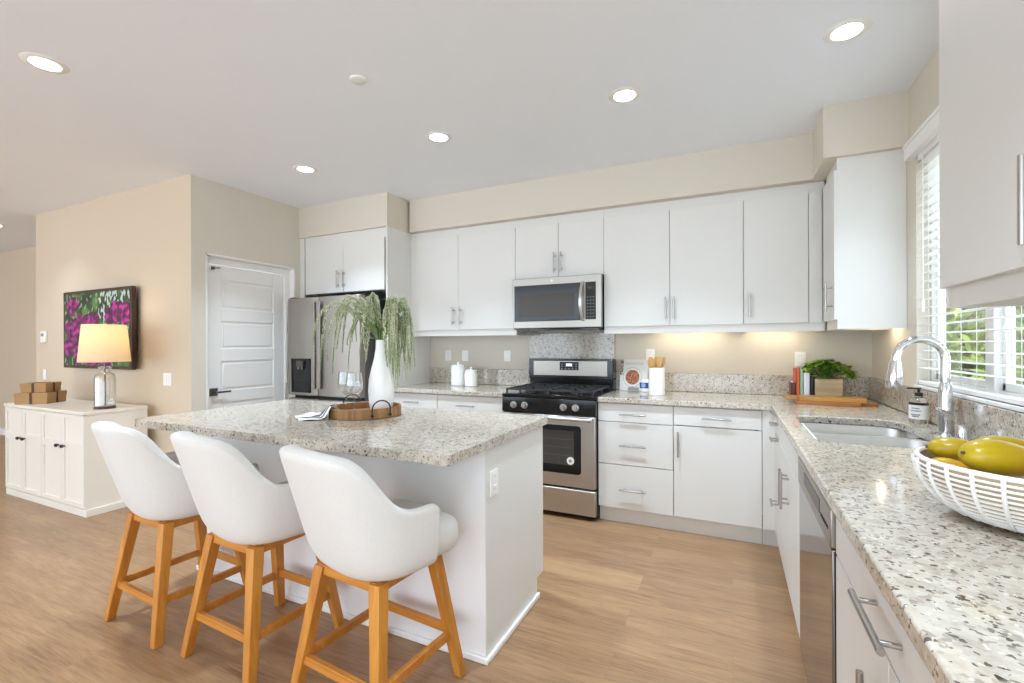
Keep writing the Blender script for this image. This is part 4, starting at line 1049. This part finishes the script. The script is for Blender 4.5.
def cover(u, v):
    # white cookbook cover: bowl of red food, grey title lines, dark green corner
    du, dv = (u - 0.46) / 0.32, (v - 0.43) / 0.30
    r = math.hypot(du, dv)
    n = nz(u * 22, v * 22)
    if r < 0.80: return (150, 60, 44) if n < 0.05 else ((196, 140, 90) if n < 0.3 else (120, 120, 60))
    if r < 1.0: return (232, 228, 222)
    if r < 1.06: return (168, 170, 172)
    if 0.80 < v < 0.90 and 0.18 < u < 0.85 and (int(v * 60) % 2) : return (190, 194, 196)
    if v < 0.10 and 0.3 < u < 0.7: return (150, 150, 150)
    if v > 0.5 and u < 0.13: return (96, 70, 56) if n > 0 else (196, 190, 182)
    return (222, 222, 218)
t = thing('cookbook', (-0.742, 3.93, CT1), 'white cookbook with a red dish on its cover leaning on backsplash', 'book', rz=0)
m = MB(); tilt = R(-12); rot = Matrix.Rotation(tilt, 3, 'X'); ab = Vector((-0.742, 3.925, CT1))
bw, bh = 0.225, 0.262
m.box(-0.742 - bw / 2, -0.742 + bw / 2, 3.925, 3.943, CT1 + 0.0, CT1 + bh, rot, ab); m.build('pages', M['trimw'], t, world=True, bev=0.001)
up = rot @ Vector((0, 0, 1)); nr = rot @ Vector((0, -1, 0))
color_grid('cover', M['print'], t, ab + Vector((-bw / 2, 0, 0)) + nr * 0.0015 + up * 0.001, (1, 0, 0), up, bw, bh - 0.002, 60, 70, cover)
t = thing('small_jar', (-0.64, 3.885, CT1), 'small white jar with round blue label in front of the cookbook', 'jar')
MB().lathe([(0.036, 0), (0.040, 0.004), (0.040, 0.085), (0.034, 0.095), (0.034, 0.105), (0.0005, 0.107)], (0, 0, 0), 28).build('jar', M['ceramic'], t)
m = MB(); m.loops([[(0.0408 * math.cos(R(a)), 0.0408 * math.sin(R(a)), z) for a in range(200, 351, 10)] for z in (0.03, 0.075)], False, False, closed=False)
m.build('label', M['blue'] if 'blue' in M else glossy('blue_label', (36, 78, 176), 0.3), t)
m = MB(); m.loops([[(0.0415 * math.cos(R(a)), 0.0415 * math.sin(R(a)), 0.053 + q * 0.018 * math.sqrt(max(0, 1 - ((a - 262) / 27) ** 2))) for a in range(235, 290, 3)] for q in (-1, 1)], False, False, closed=False)
m.build('label_disc', glossy('pale_blue', (150, 190, 220), 0.3), t)
CX, CY = -0.515, 3.66
t = thing('utensil_crock', (CX, CY, CT1), 'plain white cylinder crock holding wooden utensils by the cookbook', 'crock')
MB().lathe([(0.056, 0), (0.060, 0.004), (0.060, 0.205), (0.058, 0.208), (0.053, 0.208), (0.052, 0.2), (0.052, 0.012), (0.0005, 0.012)], (0, 0, 0), 36, cap1=False).build('crock_body', M['ceramic'], t)
UG = 'wooden utensils in the white crock'
def utensil(name, dx, dy, lean, rot, kind, label):
    m = MB(); L = 0.245
    m.tube([(0, 0, 0.014), (0, 0, 0.12), (0, 0, L - 0.03)], [0.005, 0.0055, 0.006], 10)
    if kind == 'spoon':
        rings = []
        for k in range(9):
            u = k / 8; z = L - 0.04 + 0.085 * u; wv = 0.006 + 0.020 * math.sin(math.pi * min(1, u * 0.86 + 0.08)) ** 0.8
            rings.append([(wv * math.cos(q), 0.005 * math.sin(q) - 0.004 * math.sin(math.pi * u), z) for q in [i * math.pi / 6 for i in range(12)]])
        m.loops(rings)
    else:
        rings = []
        for u in (0, 0.15, 0.5, 0.95, 1.0):
            z = L - 0.04 + 0.085 * u; wv = 0.007 + 0.017 * min(1, u * 2); rings.append([(wv, 0.003, z), (-wv, 0.003, z), (-wv, -0.003, z), (wv, -0.003, z)])
        m.loops(rings)
    m.xf(Matrix.Translation((CX + dx, CY + dy, CT1)) @ Matrix.Rotation(R(rot), 4, 'Z') @ Matrix.Rotation(R(lean), 4, 'Y'))
    tag(m.build(name, M['spoon'], bev=0), label, 'utensil', UG)
utensil('wooden_spoon', -0.006, 0.008, -8, 10, 'spoon', 'wide wooden spoon leaning left in the white crock')
utensil('wooden_spatula', 0.004, -0.010, 4, -10, 'spat', 'flat wooden spatula upright in the middle of the crock')
utensil('wooden_spoon', 0.000, 0.018, -1, 30, 'spoon', 'wooden spoon standing behind the others in the crock')
utensil('wooden_spatula', 0.004, 0.000, 8, 15, 'spat', 'flat wooden spatula leaning farthest right in the crock')
# books, planter, boards in the corner
BG2 = 'books standing beside the corner planter'
def book(x0, x1, y0, d, h, c, label):
    t = thing('book', ((x0 + x1) / 2, y0 + d / 2, CT1), label, 'book', BG2)
    MB().box(x0 + 0.002, x1 - 0.002, y0 + 0.003, y0 + d - 0.003, CT1 + 0.002, CT1 + h - 0.003).build('pages', M['trimw'], t, world=True)
    m = MB(); m.box(x0, x1, y0, y0 + 0.003, CT1, CT1 + h); m.box(x0, x0 + 0.002, y0, y0 + d, CT1, CT1 + h); m.box(x1 - 0.002, x1, y0, y0 + d, CT1, CT1 + h)
    m.build('cover', paint('book_cover', c, 0.45, 0.02), t, world=True)
book(0.376, 0.402, 3.77, 0.15, 0.115, (96, 52, 40), 'short dark red book at the left end of the corner row')
book(0.403, 0.425, 3.75, 0.18, 0.215, (206, 92, 48), 'thin orange book standing tallest in the corner row')
book(0.426, 0.444, 3.75, 0.18, 0.205, (150, 190, 158), 'thin pale green book between orange and white books')
book(0.445, 0.482, 3.75, 0.18, 0.185, (222, 226, 232), 'thick white book right of the pale green one')
book(0.483, 0.506, 3.76, 0.17, 0.18, (30, 34, 42), 'black book touching the wooden planter')
PX, PY = 0.592, 3.83
t = thing('potted_plant', (PX, PY, CT1), 'bushy green plant in a square wooden planter in the counter corner', 'plant')
m = MB(); a = 0.078; hh = 0.145
m.box(-a, a, -a, -a + 0.01, 0, hh); m.box(-a, a, a - 0.01, a, 0, hh); m.box(-a, -a + 0.01, -a + 0.01, a - 0.01, 0, hh); m.box(a - 0.01, a, -a + 0.01, a - 0.01, 0, hh); m.box(-a + 0.01, a - 0.01, -a + 0.01, a - 0.01, 0, 0.01)
m.build('planter', M['planter'], t, bev=0.002)
MB().box(-a + 0.011, a - 0.011, -a + 0.011, a - 0.011, 0.10, 0.13).build('soil', paint('soil', (60, 46, 34), 0.9, 0.3, 60), t)
random.seed(11)
m = MB(); ms = MB()
def leafy(m, base, d, L, wd, curl=0.3):
    d = d.normalized(); s_ = d.cross(Vector((0, 0, 1)))
    if s_.length < 0.1: s_ = Vector((1, 0, 0))
    s_.normalize(); n = s_.cross(d).normalized()
    rows = []
    for k, wq in enumerate((0.12, 0.8, 1.0, 0.75, 0.3, 0.04)):
        u = k / 5; c = base + d * (L * u) - Vector((0, 0, 1)) * (curl * L * u * u); 
        rows.append([m.bm.verts.new(c - s_ * wd * wq / 2 + n * 0.12 * wd * wq), m.bm.verts.new(c), m.bm.verts.new(c + s_ * wd * wq / 2 + n * 0.12 * wd * wq)])
    for a_, b_ in zip(rows, rows[1:]):
        m.quad([a_[0], a_[1], b_[1], b_[0]]); m.quad([a_[1], a_[2], b_[2], b_[1]])
for i in range(80):
    an = random.uniform(0, 6.28); rr = random.uniform(0.0, 1) ** 0.6; R1 = Vector((math.cos(an) * 0.150 * rr, math.sin(an) * 0.095 * rr, 0.175 + 0.085 * (1 - rr * rr) + random.uniform(-0.02, 0.012)))
    ms.tube([(random.uniform(-0.03, 0.03), random.uniform(-0.03, 0.03), 0.125), (R1.x * 0.5, R1.y * 0.5, 0.17), R1], 0.0015, 4)
    for q in range(8):
        a2 = an + random.uniform(-1.9, 1.9); el = random.uniform(-0.35, 0.8)
        leafy(m, R1 + Vector((random.uniform(-1, 1), random.uniform(-1, 1), random.uniform(-1, 1))) * 0.012, Vector((math.cos(a2) * math.cos(el), math.sin(a2) * math.cos(el), math.sin(el))), random.uniform(0.034, 0.056), random.uniform(0.020, 0.030))
ms.build('stems', M['stem'], t)['kind'] = 'stuff'; m.build('foliage', M['leaf'], t, smooth=80)['kind'] = 'stuff'
def cutting_board(cx, cy, z, L, Wd, th, hl, ang, flip, label, mat):
    m = MB(); s_ = -1 if flip else 1
    pts = [(-L / 2, -Wd / 2), (L / 2, -Wd / 2), (L / 2, -0.028), (L / 2 + hl, -0.022), (L / 2 + hl, 0.022), (L / 2, 0.028), (L / 2, Wd / 2), (-L / 2, Wd / 2)]
    pts = rnd(pts, [0.015, 0.015, 0.01, 0.018, 0.018, 0.01, 0.015, 0.015], 4); pts = [(x * s_, y) for x, y in pts]
    hc = [(s_ * (L / 2 + hl * 0.7) + 0.007 * math.cos(k * math.pi / 5), 0.007 * math.sin(k * math.pi / 5)) for k in range(10)]
    m.slab(pts, [hc], 0, th); o = m.build('cutting_board', mat, bev=0.002); 
    o.rotation_euler.z = R(ang); o.location = (cx, cy, z)
    tag(o, label, 'cutting board', 'wooden cutting boards stacked in the counter corner')
cutting_board(0.590, 3.520, CT1, 0.34, 0.18, 0.022, 0.09, -7, False, 'lower wooden cutting board lying directly on granite, handle to right', M['board_dark'])
cutting_board(0.530, 3.550, CT1 + 0.0222, 0.36, 0.15, 0.022, 0.08, -4, True, 'upper wooden cutting board stacked on another, handle to left', M['board'])

# ------------------------------------------------------------------ fruit bowl
FX, FY = 0.578, 1.362
t = thing('fruit_bowl', (FX, FY, CT1), 'wide white and tan woven-look bowl full of fruit near the sink', 'bowl')
BR = 0.190; BH = 0.122
def bprof(u): return (0.068 + (BR - 0.068) * math.sin(u * math.pi / 2) ** 0.9, BH * (1 - math.cos(u * math.pi / 2)) ** 0.9 if u > 0 else 0)
prof = [bprof(k / 16) for k in range(17)]
m = MB(); pin = [(max(0.0005, r - 0.007), z + 0.006) for r, z in reversed(prof)]
m.lathe([(0.0005, 0.0)] + prof + pin + [(0.0005, 0.006)], (0, 0, 0), 64, cap0=False, cap1=False); m.build('bowl_shell', paint('bowl_tan', (170, 150, 122), 0.5, 0.05), t)
m = MB()
for k in range(4, 16):
    r, z = bprof(k / 16 + 0.0); seg = 72
    m.tube([((r + 0.0015) * math.cos(2 * math.pi * i / seg), (r + 0.0015) * math.sin(2 * math.pi * i / seg), z) for i in range(seg + 1)], 0.0027, 5, cap=False)
r, z = bprof(1)
m.tube([((r - 0.003) * math.cos(2 * math.pi * i / 72), (r - 0.003) * math.sin(2 * math.pi * i / 72), z + 0.002) for i in range(73)], 0.0055, 8, cap=False)
for j in range(26):
    a = 2 * math.pi * j / 26
    m.tube([((bprof(k / 16)[0] + 0.0035) * math.cos(a), (bprof(k / 16)[0] + 0.0035) * math.sin(a), bprof(k / 16)[1]) for k in range(4, 17)], 0.004, 6)
m.build('white_ribs', M['ceramic_m'], t)
def fruit_mat(name, a, b, c):
    t_ = NT(name); n = t_.noise(t_.coord(), 9, 3); n2 = t_.noise(t_.coord((1, 1, 1), loc=(3, 1, 2)), 5, 2)
    col = t_.ramp(n, [(0.3, lin(a)), (0.7, lin(b))]); col = t_.mix(t_.ramp(n2, [(0.5, (0, 0, 0)), (0.72, (0.8, 0.8, 0.8))]), col, lin(c))
    t_.set(Base_Color=col, Roughness=0.28); return t_.m
FM = [fruit_mat('mango_green', (176, 152, 20), (206, 174, 32), (190, 146, 22)), fruit_mat('mango_yellow', (208, 160, 26), (214, 178, 40), (206, 120, 28))]
FGp = 'mangoes piled in the bowl'
def mango(x, y, z, L, r, rz, ry, mt, label, taper=0.45):
    t = thing('mango', (FX + x, FY + y, CT1 + z - r), label, 'fruit', FGp)
    m = MB(); rings = []; n = 18; seg = 24
    for k in range(n + 1):
        u = k / n; th = math.pi * u; rr = r * math.sin(th) ** 0.85 * (1 - taper * u * u) if 0 < k < n else 0.0008
        xx = -L / 2 * math.cos(th); bend = 0.10 * r * (u - 0.5) ** 2 * 4
        rings.append([(xx, rr * math.cos(2 * math.pi * i / seg), r + rr * 0.93 * math.sin(2 * math.pi * i / seg) - bend) for i in range(seg)])
    m.loops(rings); rot = Matrix.Translation((0, 0, r)) @ Matrix.Rotation(R(rz), 4, 'Z') @ Matrix.Rotation(R(ry), 4, 'Y') @ Matrix.Translation((0, 0, -r)); m.xf(rot)
    m.build('flesh', FM[mt], t, smooth=80)
    m = MB(); m.tube([(-L / 2 - 0.004, 0, r), (-L / 2 + 0.004, 0, r)], [0.003, 0.0045], 8); m.xf(rot); m.build('stem_tip', M['bark'], t)
mango(-0.066, -0.050, 0.144, 0.170, 0.044, 25, 8, 0, 'largest green-yellow mango, lying at the front of the bowl', 0.5)
mango(-0.098, 0.078, 0.134, 0.105, 0.031, -10, 0, 0, 'green-yellow mango at the left side of bowl')
mango(-0.128, 0.012, 0.100, 0.090, 0.027, -30, 4, 1, 'orange-yellow mango low against the left rim of the bowl')
mango(-0.018, 0.062, 0.142, 0.13, 0.038, 5, 0, 0, 'green-yellow mango lying behind the largest one')
mango(0.070, 0.010, 0.130, 0.12, 0.036, 60, 0, 0, 'yellow-green mango at the right side of the bowl')
mango(-0.005, -0.115, 0.095, 0.09, 0.030, 10, 0, 1, 'orange-yellow mango tucked under the largest one at right')

# ------------------------------------------------------------------ living side: sideboard, lamp, boxes, television
SX0, SX1, SY0, SY1, SZ = -5.80, -4.435, 1.80, 2.225, 0.80
t = thing('sideboard', ((SX0 + SX1) / 2, (SY0 + SY1) / 2, 0), 'cream four-door sideboard with small dark knobs below the television', 'sideboard')
m = MB(); m.box(SX0 + 0.01, SX1 - 0.005, SY0 + 0.02, SY1, 0.055, SZ - 0.025); m.build('carcass', M['sideboard'], t, world=True)
m = MB(); m.box(SX0, SX1 + 0.012, SY0 + 0.006, SY1, 0, 0.055); m.build('plinth', M['sideboard'], t, world=True, bev=0.003)
m = MB(); m.box(SX0 - 0.004, SX1 + 0.004, SY0 - 0.006, SY1, SZ - 0.025, SZ); m.build('top', M['sideboard'], t, world=True, bev=0.003)
dw = (SX1 - SX0 - 0.012) / 4
for k in range(4):
    x0 = SX0 + 0.006 + k * dw; x1 = x0 + dw; g = 0.002; s_ = 0.034
    m = MB(); a, b = 0.066, SZ - 0.029
    m.box(x0 + g, x1 - g, SY0 + 0.010, SY0 + 0.020, a, b)
    for q in ((x0 + g, x0 + s_, a, b), (x1 - s_, x1 - g, a, b), (x0 + s_, x1 - s_, a, a + s_), (x0 + s_, x1 - s_, b - s_, b), (x0 + s_, x1 - s_, 0.495, 0.555)):
        m.box(q[0], q[1], SY0, SY0 + 0.010, q[2], q[3])
    d = m.build('door', M['sideboard'], t, world=True, bev=0.001)
    kx = (x1 - 0.045) if k % 2 == 0 else (x0 + 0.045)
    m = MB(); m.tube([(kx, SY0 + 0.001, 0.52), (kx, SY0 - 0.012, 0.52), (kx, SY0 - 0.013, 0.52), (kx, SY0 - 0.026, 0.52), (kx, SY0 - 0.028, 0.52)], [0.006, 0.006, 0.013, 0.013, 0.009], 14); m.build('knob', M['blackmat'], d, world=True)
# television
t = thing('television', (-5.265, YT - 0.05, 1.095), 'flat television on the beige wall showing magenta flowers', 'television')
TX0, TX1, TZ0, TZ1, TYF = -5.865, -4.672, 1.095, 1.822, 2.225
MB().box(TX0, TX1, TYF, TYF + 0.035, TZ0, TZ1).build('housing', paint('tv_bezel', (62, 44, 34), 0.25, 0), t, world=True, bev=0.003)
MB().box(TX0 + 0.3, TX1 - 0.3, TYF + 0.035, YT - 0.001, TZ0 + 0.15, TZ1 - 0.15).build('wall_bracket', M['blackmat'], t, world=True)
blobs = [(0.14, 0.84, 0.10, 0.13), (0.46, 0.62, 0.11, 0.12), (0.10, 0.52, 0.10, 0.12), (0.27, 0.55, 0.12, 0.16), (0.08, 0.28, 0.09, 0.15), (0.28, 0.20, 0.13, 0.19), (0.16, 0.40, 0.08, 0.08), (0.82, 0.72, 0.11, 0.15), (0.95, 0.68, 0.08, 0.16), (0.70, 0.66, 0.06, 0.12), (0.48, 0.08, 0.14, 0.09), (0.66, 0.05, 0.09, 0.07)]
def tvpic(u, v):
    n = nz(u * 9, v * 6, 1); n2 = nz(u * 34, v * 14, 4); n3 = nz(u * 16, v * 16, 9)
    best = 9
    for i, (a, b, ra, rb) in enumerate(blobs):
        d = math.hypot((u - a) / ra, (v - b) / rb) + 0.35 * nz(u * 18 + i, v * 18, i)
        best = min(best, d)
    if best < 1.0:
        q = 0.45 + 1.1 * n3 + 0.6 * n2
        return tuple(max(0, min(255, int(a_ + (b_ - a_) * max(0, min(1, q))))) for a_, b_ in zip((58, 8, 56), (172, 44, 136)))
    if u > 0.55 and v > 0.45 and n2 > 0.10: return (176, 190, 186)
    if n2 > 0.32: return (120, 146, 132)
    q = max(0, min(1, 0.5 + n * 1.2 + n2 * 0.5)); return tuple(int(a_ + (b_ - a_) * q) for a_, b_ in zip((22, 46, 34), (78, 124, 60)))
color_grid('screen', attr_mat('tv_picture', 0.15, 0.1), t, (TX0 + 0.028, TYF - 0.0015, TZ0 + 0.028), (1, 0, 0), (0, 0, 1), TX1 - TX0 - 0.056, TZ1 - TZ0 - 0.056, 150, 96, tvpic)
# lamp
LX, LY = -4.56, 1.985
t = thing('table_lamp', (LX, LY, SZ), 'lit table lamp with clear glass bottle base and cream shade', 'lamp')
m = MB(); m.lathe([(0.070, 0), (0.070, 0.014), (0.066, 0.018), (0.0005, 0.018)], (0, 0, 0), 36); m.build('base', M['darkwood'] if 'darkwood' in M else wood('dark_walnut', (58, 30, 22), (92, 52, 38), 'X'), t)
m = MB(); m.lathe([(0.062, 0.019), (0.068, 0.024), (0.068, 0.245), (0.060, 0.272), (0.034, 0.290), (0.030, 0.31), (0.044, 0.32), (0.044, 0.335), (0.030, 0.338),
                   (0.0275, 0.335), (0.0275, 0.29), (0.0575, 0.270), (0.0655, 0.243), (0.0655, 0.027), (0.0005, 0.025)], (0, 0, 0), 36, cap0=True, cap1=False); m.build('glass_bottle', M['glass'], t)
m = MB(); m.tube([(0, 0, 0.026), (0.003, 0, 0.10), (-0.002, 0, 0.2), (0, 0, 0.33), (0, 0, 0.40)], 0.006, 10); m.build('rod', M['bronze'], t)
m = MB(); m.lathe([(0.166, 0.375), (0.140, 0.672), (0.138, 0.672), (0.164, 0.375)], (0, 0, 0), 48, cap0=False, cap1=False)
for f in []: pass
sh = m.build('lamp_shade', None, t) if False else None
m2 = NT('shade_linen'); n = m2.noise(m2.coord(), 120, 2); m2.set(Base_Color=m2.mix(n, lin((238, 224, 196)), lin((246, 236, 214))), Roughness=0.9)
tr = m2.n('ShaderNodeBsdfTranslucent'); tr.inputs[0].default_value = lin((252, 240, 216)); mx = m2.n('ShaderNodeMixShader'); mx.inputs[0].default_value = 0.5
out = m2.t.nodes['Material Output']; m2.l(m2.b.outputs[0], mx.inputs[1]); m2.l(tr.outputs[0], mx.inputs[2]); m2.l(mx.outputs[0], out.inputs[0])
m.build('lamp_shade', m2.m, t)
m = MB()
for a in (0, 120, 240): m.tube([(0, 0, 0.655), (0.140 * math.cos(R(a)), 0.140 * math.sin(R(a)), 0.66)], 0.002, 6)
m.tube([(0, 0, 0.40), (0, 0, 0.67)], 0.003, 6); m.build('shade_holder', M['bronze'], t)
MB().lathe([(0.012, 0.40), (0.014, 0.43), (0.030, 0.48), (0.030, 0.51), (0.018, 0.54), (0.0005, 0.545)], (0, 0, 0), 20).build('bulb', emis('bulb', (255, 226, 180), 3.0), t)
ld = bpy.data.lights.new('table_lamp_light', 'POINT'); ld.energy = 1.5; ld.color = (1.0, 0.80, 0.56); ld.shadow_soft_size = 0.05
lo = bpy.data.objects.new('table_lamp_light', ld); COL.objects.link(lo); lo.parent = t; lo.location = (0.0, 0, 0.60)
tag(MB().box(-4.79, -4.735, 2.02, 2.09, SZ, SZ + 0.25).build('white_block', M['ceramic_m'], bev=0.004), 'plain white upright block just left of the glass lamp', 'ornament')
def giftbox(cx, cy, z, s_, h, rz, label):
    t = thing('gift_box', (cx, cy, z), label, 'box', 'kraft boxes stacked on the sideboard', R(rz))
    a = s_ / 2; MB().box(-a, a, -a, a, 0, h).build('box', M['kraft'], t, bev=0.002)
    MB().box(-a - 0.003, a + 0.003, -a - 0.003, a + 0.003, h * 0.62, h + 0.002).build('lid', M['kraft'], t, bev=0.002)
    m = MB(); q = 0.009
    for sg in (-1, 1):
        m.box(-q, q, sg * (a + 0.0035) - 0.001, sg * (a + 0.0035) + 0.001, 0, h + 0.003); m.box(sg * (a + 0.0035) - 0.001, sg * (a + 0.0035) + 0.001, -q, q, 0, h + 0.003)
    m.box(-q, q, -a, a, h + 0.002, h + 0.0035); m.box(-a, a, -q, q, h + 0.002, h + 0.0035); m.build('ribbon', M['ribbon'], t)
giftbox(-5.56, 1.955, SZ, 0.235, 0.095, 38, 'lower and wider kraft gift box resting on the sideboard')
giftbox(-5.56, 1.955, SZ + 0.0985, 0.185, 0.078, 38, 'smaller kraft gift box stacked on top of another')

# ------------------------------------------------------------------ outdoors beyond the window
tag(MB().box(XW + WT + 0.02, 30, -6, 30, -0.25, -0.15).build('ground', M['ground']), kind='structure')
m = MB()
for k in range(28):
    x = 1.3 + k * 0.15; m.box(x, x + 0.135, 8.1, 8.12, -0.15, 1.75)
m.box(1.3, 5.5, 8.12, 8.16, 0.2, 0.3); m.box(1.3, 5.5, 8.12, 8.16, 1.4, 1.5)
tag(m.build('garden_fence', M['fence']), 'brown board fence seen through the window blind', 'fence')
random.seed(5)
def tree_mesh():
    m = MB()
    for i in range(5200):
        th = random.uniform(0, 6.283); ph = math.acos(random.uniform(-1, 1)); rr = random.uniform(0.55, 1.0)
        bump = 1 + 0.22 * nz(math.cos(th) * 2.2, math.sin(th) * 2.2, math.cos(ph) * 3)
        c = Vector((math.sin(ph) * math.cos(th) * 1.25, math.sin(ph) * math.sin(th) * 1.25, math.cos(ph) * 1.6)) * rr * bump + Vector((0, 0, 2.3))
        a = Vector((random.uniform(-1, 1), random.uniform(-1, 1), random.uniform(-1, 1))).normalized() * 0.075; b = a.cross(Vector((random.uniform(-1, 1), random.uniform(-1, 1), 1))).normalized() * 0.035
        m.quad([m.bm.verts.new(c - a), m.bm.verts.new(c + b), m.bm.verts.new(c + a), m.bm.verts.new(c - b)])
    return m
t = thing('garden_tree', (1.9, 6.2, -0.15), 'x', 'tree', 'leafy trees beyond the window')
m = tree_mesh(); m.build('crown', M['treeleaf'], t, smooth=0)['kind'] = 'stuff'
m = MB(); m.tube([(0, 0, 0), (0.03, 0.02, 0.8), (-0.02, 0, 1.6), (0.02, 0, 2.6)], [0.10, 0.08, 0.07, 0.04], 10); m.build('trunk', M['bark'], t)
tl = ['leafy green tree nearest the house behind the window blind', 'leafy green tree behind the blind beyond the nearest tree', 'leafy green tree outside, standing behind the house wall', 'leafy green tree farthest right beyond the window', 'tall green tree at back behind the others outside']
for i, (x, y, s_) in enumerate(((2.2, 6.3, 0.95), (4.0, 10.8, 1.25), (1.0, 10.2, 1.1), (6.4, 14.8, 1.5), (2.2, 15.5, 1.6))):
    o = t if i == 0 else copy_tree(t)
    o.location = (x, y, -0.15); o.scale = (s_, s_, s_); o.rotation_euler.z = i * 1.3; o['label'] = tl[i]
